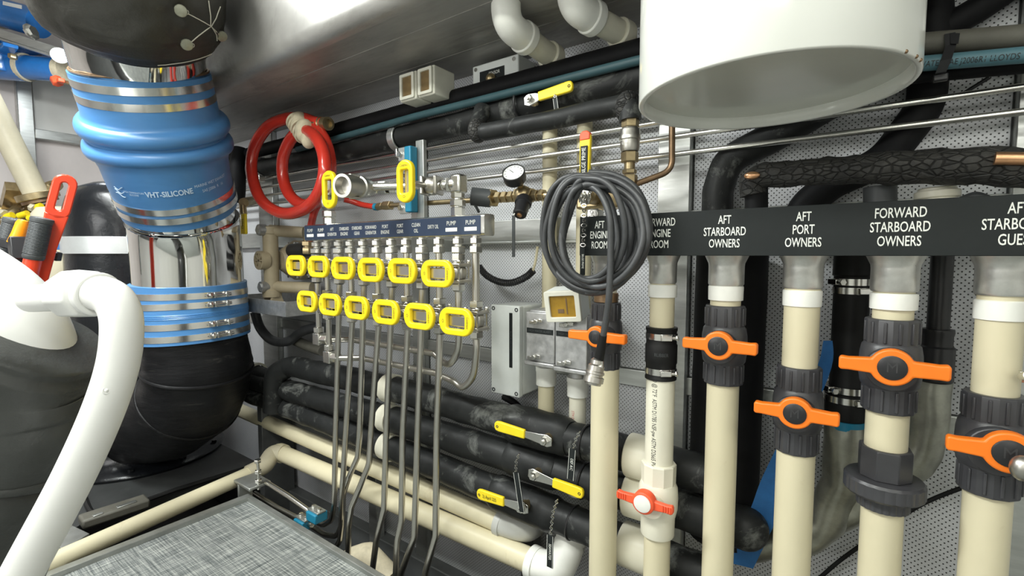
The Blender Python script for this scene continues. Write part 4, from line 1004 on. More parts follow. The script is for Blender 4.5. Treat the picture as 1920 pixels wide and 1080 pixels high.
for k in range(22): prof += [(.0275, .016 + k * (Lg - .03) / 22), (.0255, .016 + (k + .5) * (Lg - .03) / 22)]
prof += [(.0275, Lg - .008), (.024, Lg)]
MB().lathe(g0, dd, prof, 20).build('grip', 'grip_grey', t)
MB().tube([g1, PD(40, 580, RD - .07)], .022, 16).build('arm', 'red_paint', t)
t = thing('bolt_cutter', 'tool with ribbed grey grip at the end of the tool rack', 'tool', PD(20, 500, RD))
g0, g1 = PD(27, 410, RD + .06), PD(5, 480, RD + .06); dd = (g1 - g0).normalized()
MB().lathe(g0, dd, [(r, h * (g1 - g0).length / Lg) for r, h in prof], 20).build('grip', 'grip_grey', t)
MB().tube([g1, PD(-12, 540, RD + .06)], .018, 14).build('arm', 'clamp_steel', t)
t = thing('screwdriver', 'screwdriver with orange handle in the tool rack', 'screwdriver', PD(30, 500, RD))
g0, g1 = PD(44, 412, RD - .02), PD(30, 456, RD - .02); dd = (g1 - g0)
MB().lathe(g0, dd, [(.004, 0), (.012, .002), (.016, .012), (.018, dd.length * .6), (.022, dd.length)], 10).build('handle', 'orange_handle', t)
MB().tube([g1, PD(15, 505, RD - .02)], .007, 10).build('shaft', 'clamp_steel', t)

# ================================================================== small things on the deck beside the floor
t = thing('support_bracket', 'steel corner bracket with upright bolt beside the cream floor pipe', 'bracket', PZ(475, 915, .0))
q = PZ(473, 903, .045)
MB().box(q, (.13, .085, .012), Matrix.Rotation(R(0), 3, 'Z')).box(q + V((-.03, -.015, -.045)), (.012, .055, .08)).build('plate', 'bracket_alu', t, bevel=.003)
q2 = PZ(485, 908, .05); MB().cyl(q2 + Z * -.02, q2 + Z * .095, .0065, 12).build('bolt', 'fitting_steel', t)
for h_ in (.008, .045, .088): MB().hexn(q2 + Z * h_, q2 + Z * (h_ + .012), .013).build('nut', 'fitting_steel', t)
t = thing('hinge_block', 'grey moulded latch block on the dark deck edge', 'latch', PZ(215, 960, -.03))
q = PZ(216, 958, -.01); MB().box(q, (.075, .20, .035), Matrix.Rotation(R(-3), 3, 'Z')).build('block', 'grey_hose', t, bevel=.008)
MB().box(q + V((.02, .03, .019)), (.02, .06, .006)).box(q + V((.022, -.055, .018)), (.016, .03, .006)).build('catch', 'bracket_alu', t, bevel=.002)
t = tag(MB().tube(spline([PZ(140, 880, -.02), PZ(165, 950, -.02), PZ(178, 962, -.02)], 4) + [PZ(255, 945, -.015), PZ(330, 918, -.015), PZ(480, 872, -.015)], .010, 8).build('edge_seal', 'black_rubber'), 'thin black rubber seal along the dark deck edge', 'seal')
for i, (a_, lb) in enumerate(((((100, 968), (168, 1000), (120, 1030), (60, 1000)), 'flat grey cover plate on the deck by the white vent tube'), (((70, 1040), (118, 1030), (128, 1062), (78, 1078)), 'small grey cover plate at the floor edge by the white vent tube'))):
    qs = [PZ(px, py, .012) for px, py in a_]; tag(MB().hexa([q - Z * .01 for q in qs] + qs).build('cover_plate', 'bracket_alu', bevel=.002), lb, 'plate')
# ================================================================== low pipes along the back wall
def pline(pxs, y, r, **k): return [P(a, b, y) for a, b in pxs]
# cream floor pipe: along the floor edge, elbow up, then along the wall to an elbow at the far end
t = thing('drain_line', 'long cream drain pipe running along the floor edge and then low along the wall', 'pipe', PZ(300, 962, .0))
A = PZ(60, 1072, .02); B = PZ(470, 887, .035); E0 = P(528, 848, -.17); E1 = P(1010, 1058, -.17)
MB().tube([A, B], .0295, 28).build('pipe', 'cream_pvc', t)
MB().tube(fillet([B - (B - A).normalized() * .01, PZ(497, 873, .045), P(512, 848, -.19), P(532, 850, -.17)], .07), .036, 28).build('elbow', 'aged_cream_pvc', t)
MB().tube([P(520, 846, -.17), E1], .034, 28).build('pipe', 'cream_pvc', t)
MB().ring(P(524, 848, -.17), P(531, 851, -.17), .040, .03, 28).build('collar', 'cream_pvc', t)
MB().tube(fillet([P(1000, 1055, -.17), P(1050, 1068, -.17), P(1063, 1035, -.15), P(1070, 1012, -.13)], .06), .041, 28).build('elbow', 'white_pvc', t)
MB().ring(P(996, 1052, -.17), P(1008, 1058, -.17), .045, .036, 28).build('collar', 'white_pvc', t)
MB().tube([P(1066, 1025, -.14), P(1085, 975, -.06)], .043, 28).build('pipe', 'grey_pvc_elbow', t)
t = thing('drain_line', 'upper cream drain pipe along the wall ending in a grey elbow', 'pipe', P(700, 880, -.15))
MB().tube([P(440, 765, -.14), P(945, 982, -.14)], .031, 28).build('pipe', 'cream_pvc', t)
MB().tube(fillet([P(938, 979, -.14), P(985, 992, -.14), P(1000, 985, -.03)], .05), .037, 28).build('elbow', 'grey_pvc_elbow', t)
MB().ring(P(936, 978, -.14), P(946, 983, -.14), .040, .031, 28).build('collar', 'grey_pvc_elbow', t)
t = thing('flange_elbow', 'white wrapped pipe elbow low behind the floor edge', 'pipe', P(690, 1060, -.3))
MB().tube(fillet([P(655, 1052, -.25), P(690, 1040, -.22), P(735, 1090, -.22)], .05), .042, 20, jit=.006, jf=30).build('elbow', 'tape', t)
for px, lab_ in ((703, 'narrow pale strut below the cream pipes near the middle oil tubes'), (992, 'dark strut below the grey elbow')):
    q = P(px, 1000, -.05); tag(MB().span((q.x - .025, -.06, -.5), (q.x + .025, -.02, .14)).build('strut', 'aluminium' if px < 800 else 'stringer', bevel=.003), lab_, 'strut')

def ins_pipe(name, label, pts, r, m='insulation', jit=.004, seams=(), n=24, fr_=.09):
    t = thing(name, label, 'insulated pipe', pts[len(pts) // 2])
    f = fillet(pts, fr_) if len(pts) > 2 else pts
    dense = []
    for i in range(len(f) - 1):
        k = max(1, int((f[i + 1] - f[i]).length / .03)); dense += [f[i].lerp(f[i + 1], j / k) for j in range(k)]
    dense.append(f[-1])
    MB().tube(dense, r, n, jit=jit, jf=22).build('lagging', m, t, sharp=70)
    for px, y, q in seams: pass
    return t
def pipe_ring(t, c, d, r, w, m, name='joint_band'):
    c = V(c); d = V(d).normalized(); return MB().ring(c - d * w / 2, c + d * w / 2, r, r * .85, 32).build(name, m, t, bevel=.002)
YP = -.165
lines = {'upper': [(452, 688, -.14), (747, 731), (940, 786), (1215, 865)], 'middle': [(460, 722), (730, 784), (1110, 905), (1215, 935)], 'lower': [(455, 737), (730, 837), (1100, 990), (1215, 1035)]}
ZL = {'upper': .449, 'middle': .342, 'lower': .217}
RP = {'upper': .044, 'middle': .044, 'lower': .042}
pobj = {}
for nm in ('upper', 'middle', 'lower'):
    z_ = ZL[nm]; r = RP[nm]
    x0, x1 = (-2.55, .02) if nm != 'lower' else (-2.6, .02)
    za, zb_ = z_, z_ - (.022 if nm != 'middle' else .004)
    p0 = V((x0, YP, z_ + .03)); p1 = V((-1.9, YP, z_ + .015)); p2 = V((x1, YP, zb_ - .01))
    if nm == 'upper': pts = [P(514, 770, -.20), P(516, 700, -.20), P(545, 686, YP), P(747, 731, YP), P(1100, 830, YP), P(1335, 893, YP)]
    elif nm == 'middle': pts = [P(470, 712, YP), P(730, 784, YP), P(1110, 905, YP), P(1398, 990, YP)]
    else: pts = [P(470, 738, YP), P(730, 837, YP), P(1100, 990, YP), P(1330, 1080, YP)]
    t = ins_pipe('insulated_pipe', {'upper': 'uppermost lagged black pipe low on the wall, hooked at one end', 'middle': 'middle lagged black pipe low on the wall', 'lower': 'lowest lagged black pipe low on the wall, just above the cream pipes'}[nm], pts, r, fr_=.06)
    pobj[nm] = (t, pts)
def on_line(nm, px):
    t, pts = pobj[nm]; best = None
    for i in range(len(pts) - 1):
        for k in range(40):
            q = pts[i].lerp(pts[i + 1], k / 40); d = q - CAM; pxx = 960 + F * d.dot(rgt) / d.dot(fwd)
            if best is None or abs(pxx - px) < best[0]: best = (abs(pxx - px), q, (pts[i + 1] - pts[i]).normalized())
    return best[1], best[2]
for nm in pobj:
    q, d = on_line(nm, 733 if nm == 'upper' else 728); pipe_ring(pobj[nm][0], q, d, RP[nm] * 1.14, .045, 'ivory_pvc', 'ring_clamp')
    q, d = on_line(nm, {'upper': 1100, 'middle': 1095, 'lower': 1070}[nm]); MB().torus(q, d, RP[nm] * 1.03, .003, 28, 6).build('cable_tie', 'black_plastic', pobj[nm][0])
for nm, px, w_, k_ in (('upper', 1010, .20, 1.2), ('middle', 1000, .16, 1.14), ('lower', 985, .22, 1.2)):          # fatter lagging round the valves
    q, d = on_line(nm, px); dense = [q + d * (w_ * (i / 12 - .5)) for i in range(13)]
    MB().tube(dense, [RP[nm] * (k_ if 0 < i < 12 else 1.03) for i in range(13)], 28, jit=.005, jf=20).build('valve_lagging', 'insulation', pobj[nm][0], sharp=60)
MB().ball(pobj['middle'][1][-1], RP['middle'] * 1.02, 24, 14).build('rounded_end', 'insulation', pobj['middle'][0])
for px, lb in ((1192, 'upper'), (1188, 'middle'), (1183, 'lower')):
    q, d = on_line(lb, px + 8); t = thing('pipe_stub', 'ivory plastic pipe sleeve on the ' + {'upper': 'uppermost', 'middle': 'middle', 'lower': 'lowest'}[lb] + ' lagged pipe behind the forward engine room pipe', 'sleeve', q)
    MB().ring(q - d * .03, q + d * .05, .052, .04, 32).build('sleeve', 'ivory_pvc', t, bevel=.003)
ins_pipe('insulated_pipe', 'stub of dark lagged pipe beside the exhaust elbow behind the hooked pipe', [P(452, 685, -.15), P(480, 700, -.15), P(520, 715, -.15)], .04, jit=.003)
q = P(482, 698, -.15); tag(MB().ring(q - X * .012, q + X * .012, .046, .036).build('ring_clamp', 'ivory_pvc'), 'cream pipe ring beside the black exhaust elbow', 'clamp')

# ---- lever valves with yellow grips on the lagged pipes
def lever(label, piv, end, y, name='lever_valve', gw=.019, red=None, letter=None, g0=.36):
    piv, end = P(*piv, y), P(*end, y + (.004 if True else 0)); d = (end - piv); L = d.length; d.normalize(); nrm = V((0, -1, 0)); sd = d.cross(nrm).normalized()
    t = thing(name, label, 'valve', piv, 'lever valves with yellow grips')
    a = piv - d * .012
    MB().prism([(-.014, -.010), (.0, -.016), (.02, -.013), (L * g0 + .012, -.009), (L * g0 + .012, .009), (.02, .013), (0, .016), (-.014, .010)], a, d, sd, (0, .004, 0)).build('lever', 'fitting_steel', t, bevel=.001)
    MB().hexn(a + V((0, .006, 0)) + d * .006, a + V((0, -.012, 0)) + d * .006, .0105).cyl(a + V((0, -.012, 0)) + d * .006, a + V((0, -.018, 0)) + d * .006, .005, 10).build('nut', 'fitting_steel', t)
    MB().cyl(a + V((0, .07, 0)) + d * .006, a + V((0, .002, 0)) + d * .006, .009, 14).ring(a + V((0, .02, 0)) + d * .006, a + V((0, .008, 0)) + d * .006, .014, .008).build('stem', 'brass', t)
    o = [(L * g0, -gw * .46), (L * .9, -gw * .54), (L * .97, -gw * .48), (L, -gw * .2), (L, gw * .2), (L * .97, gw * .48), (L * .9, gw * .54), (L * g0, gw * .46)]
    g = MB().prism(o, piv + V((0, -.004, 0)), d, sd, (0, .011, 0)).build('grip', 'yellow_grip', t, bevel=.003, seg=3)
    if red: MB().prism([(L * .86, -gw * .5), (L * .97, -gw * .5), (L * 1.01, -gw * .2), (L * 1.01, gw * .2), (L * .97, gw * .5), (L * .86, gw * .5)], piv + V((0, -.0055, 0)), d, sd, (0, .013, 0)).build('red_tip', 'red_plastic', t, bevel=.002)
    MB().torus(piv + d * L * .93 + V((0, -.0045, 0)), -Y, .003, .0009, 12, 5).build('grip_hole', 'ink_black', g)
    return t, piv, d, sd, L, g
lever('yellow lever handle on the uppermost lagged pipe low on the wall', (1018, 825), (928, 797), -.232, gw=.026)
lever('yellow lever handle on the middle lagged pipe below the forward name tag', (1006, 893), (1094, 927), -.232, gw=.026)
t, piv, d, sd, L, g = lever('yellow lever handle with handwriting on the lowest lagged pipe', (975, 951), (895, 925), -.232, gw=.028)
text('handwriting', '2) April 225', .013, piv + d * L * .68 + V((0, -.0055, 0)), -d, sd * (-1 if sd.z < 0 else 1), 'ink_black', g, sx=.8)

# ---- tags on bead chains
def chain(parent, pts, link=.0042, m='fitting_steel'):
    pts = [V(p) for p in pts]; b = MB(); s = 0; L = sum((pts[i + 1] - pts[i]).length for i in range(len(pts) - 1)); n = max(3, int(L / (link * 1.75)))
    for k in range(n):
        t_ = L * (k + .5) / n; i = 0
        while i < len(pts) - 2 and t_ > (pts[i + 1] - pts[i]).length: t_ -= (pts[i + 1] - pts[i]).length; i += 1
        d = (pts[i + 1] - pts[i]).normalized(); q = pts[i] + d * t_
        h = V((0, 1, 0)) if k % 2 else V((1, 0, .1)); ax = h - d * h.dot(d); b.torus(q, ax, link, link * .24, 10, 5, sx=.62, sy=1.0, hint=None if False else d.cross(ax)) 
    return b.build('chain', m, parent, kind='stuff')
def tagplate(label, ch, top, bot, y, w=.017, body='', tilt=0):
    t = thing('valve_tag', label, 'tag', P(*top, y), 'black valve tags on chains')
    chain(t, [P(a, b, y) for a, b in ch])
    A, B = P(*top, y), P(*bot, y); d = (B - A); L = d.length; d.normalize(); sd = d.cross(V((0, -1, 0))).normalized()
    pl = MB().box((A + B) / 2, (w, .0025, L), Matrix((sd, V((0, 1, 0)), -d)).transposed()).build('plate', 'sign_black', t, bevel=.0006)
    q = (A + B) / 2 + V((0, -.0019, 0))
    for s in (-1, 1): MB().box(q + sd * s * (w * .46), (.0008, .0006, L), Matrix((sd, V((0, 1, 0)), -d)).transposed()).build('border', 'ink_white', pl)
    if body: text('lettering', body, .0105, q, d, -sd if (-sd).x > 0 else sd, 'ink_white', pl, sx=.8)
    return t
tagplate('black tag on chain hanging from the uppermost lagged pipe', [(1088, 808), (1079, 825), (1075, 842)], (1074, 842), (1070, 899), -.24, .018, 'DEF A/C')
tagplate('black tag on chain slanting across the middle lagged pipe', [(974, 850), (968, 865), (967, 886)], (968, 886), (979, 960), -.245, .017)
tagplate('black tag on chain hanging over the white elbow', [(1046, 935), (1037, 960), (1032, 1003)], (1032, 1004), (1031, 1064), -.25, .018, 'SEAWATER')
# ================================================================== stainless tubes high on the wall
for k, (z_, wh) in enumerate(((1.319, 'uppermost'), (1.277, 'second from the ceiling'), (1.237, 'third from the ceiling'), (1.195, 'lowest'))):
    mb = MB().tube([V((-2.75, -.078, .95 + (z_ - .95) * .977)), V((.95, -.078, .951 + (z_ - .95) * .977))], .0066, 12)
    tag(mb.build('wall_tube', 'fitting_steel'), 'thin stainless tube along the upper wall, %s of four' % wh, 'tube', 'thin stainless tubes along the upper wall')
# ================================================================== insulated pipes under the soffit
YT = -.11
def zc(px, py, y=YT): return P(px, py, y)
ins_pipe('insulated_pipe', 'long matt black lagged pipe just under the soffit', [V((-2.6, YT, 1.428)), V((-.9, YT, 1.438)), V((-.2, YT, 1.440)), V((.1, YT, 1.44))], .027, 'insulation_dark', .0015)
tag(MB().tube([V((-1.9, -.14, 1.384)), V((-1.2, -.142, 1.400)), V((-.45, -.142, 1.403)), V((.1, -.14, 1.40))], .0115, 14).build('water_hose', 'teal_hose'), 'thin teal hose squeezed between two black lagged pipes', 'hose')
t = ins_pipe('insulated_pipe', 'rough black lagged pipe under the teal hose, with pipe clamps', [V((-2.55, -.1, 1.357)), V((-1.66, -.1, 1.352)), V((-1.04, -.1, 1.362)), V((-.42, -.1, 1.378)), V((.0, -.1, 1.38))], .036, 'insulation', .004)
for px in (748, 492):
    q = P(px, 248 if px > 600 else 306, -.1); q.z = 1.356; pipe_ring(t, q, X, .045, .03, 'aluminium', 'pipe_clamp')
    MB().box(q + V((.012, -.012, -.055)), (.012, .03, .03)).build('clamp_foot', 'fitting_steel', t, bevel=.003)
t = ins_pipe('insulated_pipe', 'dark hose bending down behind the polished exhaust pipe', [P(452, 280, -.13), P(446, 310, -.15), P(444, 380, -.15)], .036, 'insulation_dark', .002)
# cracked lagged loop below
t = ins_pipe('insulated_pipe', 'cracked black lagged pipe elbowing down to the brass check valve', [P(905, 205, -.14), P(893, 245, -.19), P(910, 248, -.2), P(1060, 220, -.2), P(1168, 196, -.2), P(1181, 198, -.21), P(1182, 226, -.21)], .0235, 'insulation', .0028, fr_=.03)
for px, py, r in ((896, 245, .031), (1178, 202, .034)): MB().ball(P(px, py, -.2), r, 20, 12, (.85, 1, 1.1)).build('elbow_lagging', 'charred_insulation', t)
lever('yellow lever handle on the lagged pipe under the soffit', (998, 185), (1074, 160), -.165, gw=.026, g0=.16)
tagplate('small black tag on a wire below the soffit pipe', [(1041, 178), (1041, 184)], (1041, 184), (1044, 206), -.17, .012)
tag(MB().torus(P(979, 196, -.105), X, .042, .0035, 28, 6).build('cable_tie', 'black_plastic'), 'black cable tie round the lagged pipe beside the yellow lever', 'cable tie')
# two instrument boxes and a terminal block under the soffit
for px0, px1, lab_ in ((748, 782, 'small cream instrument box with amber window beside the red hose end'), (782, 845, 'cream instrument box with amber window next to the terminal block')):
    xa = P(px0 + 2, 170, -.20).x; xb = P(min(px1, 816), 160, -.20).x - .004
    zt, zb_ = P(782, 137, -.2).z, P(782, 190, -.2).z
    zt, zb_ = 1.515, 1.43
    t = thing('instrument_box', lab_, 'meter', ((xa + xb) / 2, -.15, zb_), 'cream instrument boxes')
    MB().span((xa, -.20, zb_), (xb, -.11, zt)).build('case', 'beige_box', t, bevel=.004)
    o = roundrect(xb - xa - .010, zt - zb_ - .008, .004, 3); i_ = roundrect(xb - xa - .030, zt - zb_ - .026, .002, 3)
    MB().holed(o, i_, ((xa + xb) / 2, -.207, (zt + zb_) / 2), X, Z, (0, .008, 0)).build('bezel', 'beige_box', t, bevel=.001)
    MB().span((xa + .014, -.2015, zb_ + .012), (xb - .014, -.200, zt - .012)).build('window', 'brown_glass', t)
xa, xb = P(886, 150, -.09).x, P(972, 140, -.09).x
t = thing('terminal_box', 'grey terminal box with screws just under the soffit', 'junction box', ((xa + xb) / 2, -.05, 1.45))
MB().span((xa, -.09, 1.462), (xb, -.004, 1.528)).build('case', 'grey_box', t, bevel=.004)
MB().span((xa + .03, -.0915, 1.475), (xb - .05, -.0905, 1.505)).build('label', 'sign_black', t); text('lettering', 'SENSOR', .014, ((xa + xb) / 2, -.0920, 1.492), X, Z, 'ink_white', t)
for x_ in (xa + .015, xb - .015): MB().cyl((x_, -.09, 1.515), (x_, -.093, 1.515), .006, 12).build('screw', 'fitting_steel', t)
MB().ball(((xa + xb) / 2 - .01, -.095, 1.475), .016).build('knob', 'brass', t)
# ================================================================== conduits from the soffit, through the boxes
def conduit(label, x, yel, zel, x_end, r, m='white_pvc'):
    t = thing('conduit', label, 'pipe', (x, -.1, .4), 'white plastic conduits from the soffit')
    a = V((x, yel, zel + .10)); b = V((x, yel, zel)); c = V((x_end, -.10, zel - .01))
    MB().tube(fillet([a, b, b + (c - b) * .42], .05, 10), r * 1.22, 28).build('elbow', m, t)
    q = b + (c - b) * .42; d = (c - b).normalized()
    MB().ring(q - d * .022, q + d * .004, r * 1.36, r, 28).build('socket_rim', m, t, bevel=.003)
    MB().tube([q - d * .01, c], r, 28).build('pipe', 'ivory_pvc', t)
    q2 = b + (c - b) * .92; MB().ring(q2 - d * .004, q2 + d * .03, r * 1.22, r, 28).build('coupling', 'ivory_pvc', t, bevel=.003)
    MB().tube(fillet([c - d * .01, c + V((0, .012, 0)), V((x_end, -.095, zel - .1))], .04), r * 1.1, 24).build('lower_elbow', 'ivory_pvc', t)
    return t
c1 = conduit('white conduit elbow from the soffit next to the terminal box', -.708, -.30, 1.497, -.702, .029)
MB().box(V((-.706, -.215, 1.4685)), (.012, .07, .001)).build('print', 'ink_red', c1)
conduit('white conduit elbow from the soffit next to the white tank', -.545, -.27, 1.503, -.50, .029)
for x_, zb_, lb in ((P(1031, 300, -.045).x, .765, 'cream upright conduit behind the four stainless tubes, above the first metal box'), (P(1096, 300, -.045).x, .765, 'cream upright conduit behind the black cable coil')):
    t = thing('upright_conduit', lb, 'pipe', (x_, -.045, zb_)); MB().cyl((x_, -.045, zb_), (x_, -.045, 1.40), .0215, 24).build('pipe', 'cream_pvc', t)
    MB().cyl((x_, -.045, zb_ - .005), (x_, -.045, zb_ + .03), .027, 24).build('gland', 'white_pvc', t)
for x_, r_, zt_, zb_, lb in ((P(1024, 740, -.088).x, .0235, .625, .28, 'cream conduit below the first metal box'), (P(1083, 750, -.088).x, .0235, .610, .28, 'white conduit with red print below the second metal box')):
    t = thing('lower_conduit', lb, 'pipe', (x_, -.088, zb_))
    MB().cyl((x_, -.088, zb_), (x_, -.088, zt_ - .03), r_, 24).build('pipe', 'cream_pvc' if x_ < -.68 else 'ivory_pvc', t)
    MB().lathe((x_, -.088, zt_ - .05), Z, [(r_ * 1.02, 0), (r_ * 1.24, .002), (r_ * 1.24, .04), (r_ * 1.3, .042), (r_ * 1.3, .055)], 28).build('socket', 'white_pvc', t)
    MB().cyl((x_, -.088, zt_ + .004), (x_, -.088, zt_ + .035), r_ * 1.06, 24).build('gland', 'galvanised', t)
    if x_ > -.68: text_cyl('print', 'STM D 2241 A C NSF-pw', .012, (x_, -.088, .48), Z, V((-.1, -1, 0)), r_ * 1.01, 'ink_red', t, sx=.7, vert=True)
# metal switch boxes with wing nuts
for k, (px0, px1, lb) in enumerate(((988, 1037, 'grey metal switch box with wing nuts beside the white junction box'), (1043, 1098, 'grey metal switch box with wing nuts under the black cable coil'))):
    yy = -.17; xa, xb = P(px0, 650, yy).x, P(px1, 650, yy).x; zt = .80; zb_ = .655 - .004 * k
    t = thing('switch_box', lb, 'junction box', ((xa + xb) / 2, -.12, zb_), 'grey metal switch boxes')
    MB().span((xa, yy + .012, zb_), (xb, -.016, zt)).build('case', 'galvanised', t, bevel=.004)
    lid = MB().span((xa - .004, yy, zb_ + .006), (xb + .004, yy + .012, zt - .004)).build('lid', 'galvanised', t, bevel=.003)
    MB().span((xa - .006, yy - .006, zb_ - .006), (xb + .006, yy + .02, zb_ + .006)).build('lip', 'galvanised', t, bevel=.003)
    MB().span((xa, yy - .0012, zt - .062), (xb, yy, zt - .048)).build('tape_label', 'sign_black', lid); text('lettering', 'HIGH WATER ALARM', .009, ((xa + xb) / 2, yy - .0016, zt - .055), X, Z, 'grip_grey', lid)
    for z_ in (zt - .028, zb_ + .02):
        q = V((xa + (.036 if z_ > .75 else .03), yy - .006, z_)); w_ = MB().cyl(q + V((0, .008, 0)), q - V((0, .010, 0)), .0065, 12)
        for s in (-1, 1): w_.box(q + V((s * .012, -.005, .003 * s)), (.018, .004, .010))
        w_.build('wing_nut', 'fitting_steel', t, bevel=.0015)
# tilted meter with amber window
yy = -.215; c = P(1056, 574, yy)
t = thing('tilted_meter', 'tilted white meter box with amber window over the switch boxes', 'meter', c)
M_ = Matrix.Rotation(R(-3), 3, 'Y') @ Matrix.Rotation(R(8), 3, 'X') @ Matrix.Rotation(R(10), 3, 'Z')
ex, ey, ez = M_ @ X, M_ @ Y, M_ @ Z
MB().box(c + ey * .035, (.092, .07, .078), M_).build('case', 'grey_box', t, bevel=.004)
MB().holed(roundrect(.092, .078, .004, 3), roundrect(.066, .054, .003, 3), c - ey * .008, ex, ez, ey * .012).build('bezel', 'beige_box', t, bevel=.0015)
MB().box(c + ey * -.001, (.07, .003, .058), M_).build('window', 'amber_glass', t)
MB().box(c - ey * .003 + ex * .01, (.003, .001, .04), M_).box(c - ey * .003 - ex * .006 - ez * .012, (.016, .001, .010), M_).build('pointer', 'old_copper', t)
# white junction box
yy = -.13; xa, xb = P(921, 650, yy).x, P(973, 650, yy).x; zt, zb_ = P(945, 573, yy).z, P(945, 740, yy).z
t = thing('junction_box', 'tall pale grey plastic junction box with black tape label', 'junction box', ((xa + xb) / 2, -.06, zb_))
MB().span((xa, yy + .02, zb_), (xb, -.004, zt)).build('base', 'grey_box', t, bevel=.006)
lid = MB().span((xa - .001, yy, zb_ - .001), (xb + .001, yy + .02, zt + .001)).build('lid', 'grey_box', t, bevel=.003)
MB().span((xa + .068, yy - .001, zb_ + .085), (xa + .079, yy, zt - .02)).build('tape_label', 'sign_black', lid)
text('lettering', 'BILGE ALARM PANEL', .008, (xa + .0735, yy - .0015, (zt + zb_) / 2 + .03), -Z, X, 'grip_grey', lid)
for x_ in (xa + .009, xb - .009):
    for z_ in (zb_ + .01, zt - .01): MB().ring((x_, yy - .001, z_), (x_, yy + .003, z_), .0062, .003, 16).build('screw_recess', 'grip_grey', lid)
MB().tube(spline([P(945, 744, -.06), P(965, 756, -.07), P(985, 778, -.09), P(1000, 800, -.1)], 6), .011, 12).build('cable', 'black_rubber', t)
MB().cyl(V((xa + .055, -.06, zb_)), V((xa + .055, -.06, zb_ - .012)), .014, 16).build('gland', 'black_plastic', t)

# corrugated conduit
t = thing('corrugated_conduit', 'drooping corrugated black conduit with cream cable beside the oil manifold', 'conduit', P(950, 533, -.06))
pp = spline([P(898, 500, -.06), P(912, 516, -.06), P(935, 528, -.06), P(960, 530, -.06), P(985, 520, -.06), P(1000, 507, -.06)], 14)
rr = [.0115 if i % 2 else .0092 for i in range(len(pp))]; MB().tube(pp, rr, 14).build('sleeve', 'black_plastic', t, sharp=20)
MB().tube(spline([P(999, 508, -.06), P(1004, 490, -.06), P(1008, 462, -.06)], 6), .004, 8).build('cable', 'cream_pvc', t)

# ================================================================== gauge, regulator and solenoid on the brass line
t = thing('pressure_regulator', 'round white-faced pressure gauge and black regulator on a brass line', 'regulator', P(975, 365, -.17))
yy = -.17
MB().cyl(P(884, 368, yy - .03), P(921, 372, yy), .026, 28).build('solenoid', 'grip_grey', t, bevel=.002)
b = MB().hexn(P(921, 372, yy), P(928, 371, yy), .026).cyl(P(926, 371, yy), P(1060, 365, yy), .010, 14)
for a_, b_ in ((931, 940), (943, 952), (955, 964), (1000, 1009), (1012, 1021)): b.hexn(P(a_, 370.5 - (a_ - 930) * .05, yy), P(b_, 370.5 - (b_ - 930) * .05, yy), .0165)
b.build('brass_line', 'brass', t, sharp=25)
MB().ball(P(981, 366, yy), .026, 20, 12).hexn(P(967, 367, yy), P(974, 367, yy), .02).hexn(P(992, 366, yy), P(999, 366, yy), .02).build('regulator_body', 'brass', t, sharp=40)
k0, k1 = P(984, 372, yy - .01), P(974, 403, yy - .05)
dk = (k1 - k0); MB().lathe(k0, dk, [(.018, 0), (.023, .008), (.023, dk.length * .35), (.0195, dk.length * .37), (.0185, dk.length * .95), (.015, dk.length), (.008, dk.length)], 20).build('knob', 'black_plastic', t)
MB().lathe(k1, dk, [(.007, -.001), (.007, .002), (.003, .003)], 14).build('knob_button', 'copper', t)
gc = P(963, 325, yy - .05); gd = (V((.28, -.75, .6))).normalized()
MB().lathe(gc - gd * .026, gd, [(.02, 0), (.029, .003), (.0305, .008), (.0305, .030), (.0285, .032), (.0275, .030), (.0272, .024)], 36).build('gauge_case', 'black_plastic', t)
fc = MB().lathe(gc - gd * .026, gd, [(.0275, .027), (.0275, .0285), (.001, .0285)], 36).build('gauge_face', 'gauge_face', t)
gx, gy, _ = frame(gd, Z)
for k in range(11):
    a = R(-40 + 26 * k); q = gc + gd * .0030 + (gx * math.cos(a) + gy * math.sin(a)) * .022; MB().box(q, (.004, .001, .0006), Matrix((gx * math.cos(a) + gy * math.sin(a), -gx * math.sin(a) + gy * math.cos(a), gd)).transposed()).build('tick', 'grip_grey', fc)
MB().tube([gc + gd * .0032, gc + gd * .0032 - gx * .012 + gy * .010], .0008, 6).build('needle', 'ink_black', fc)
MB().cyl(P(975, 345, yy - .02), P(979, 356, yy), .008, 12).build('gauge_stem', 'brass', t)
MB().tube(spline([P(888, 378, -.19), P(893, 388, -.19), P(898, 398, -.18)], 4), .004, 8).build('lead', 'grip_grey', t)
q0, q1 = P(963, 404, -.23), P(963, 482, -.21)
t = thing('cable_strap', 'thin dark strap hanging from the regulator knob', 'strap', q1)
MB().hexa([q1 + V((-.0045, -.001, 0)), q1 + V((.0045, -.001, 0)), q1 + V((.0045, .001, 0)), q1 + V((-.0045, .001, 0)), q0 + V((-.0045, -.001, 0)), q0 + V((.0045, -.001, 0)), q0 + V((.0045, .001, 0)), q0 + V((-.0045, .001, 0))]).build('strap', 'grip_grey', t)
MB().tube([q0, P(966, 398, -.225), P(972, 394, -.215)], .0018, 6).build('tie', 'ink_white', t)

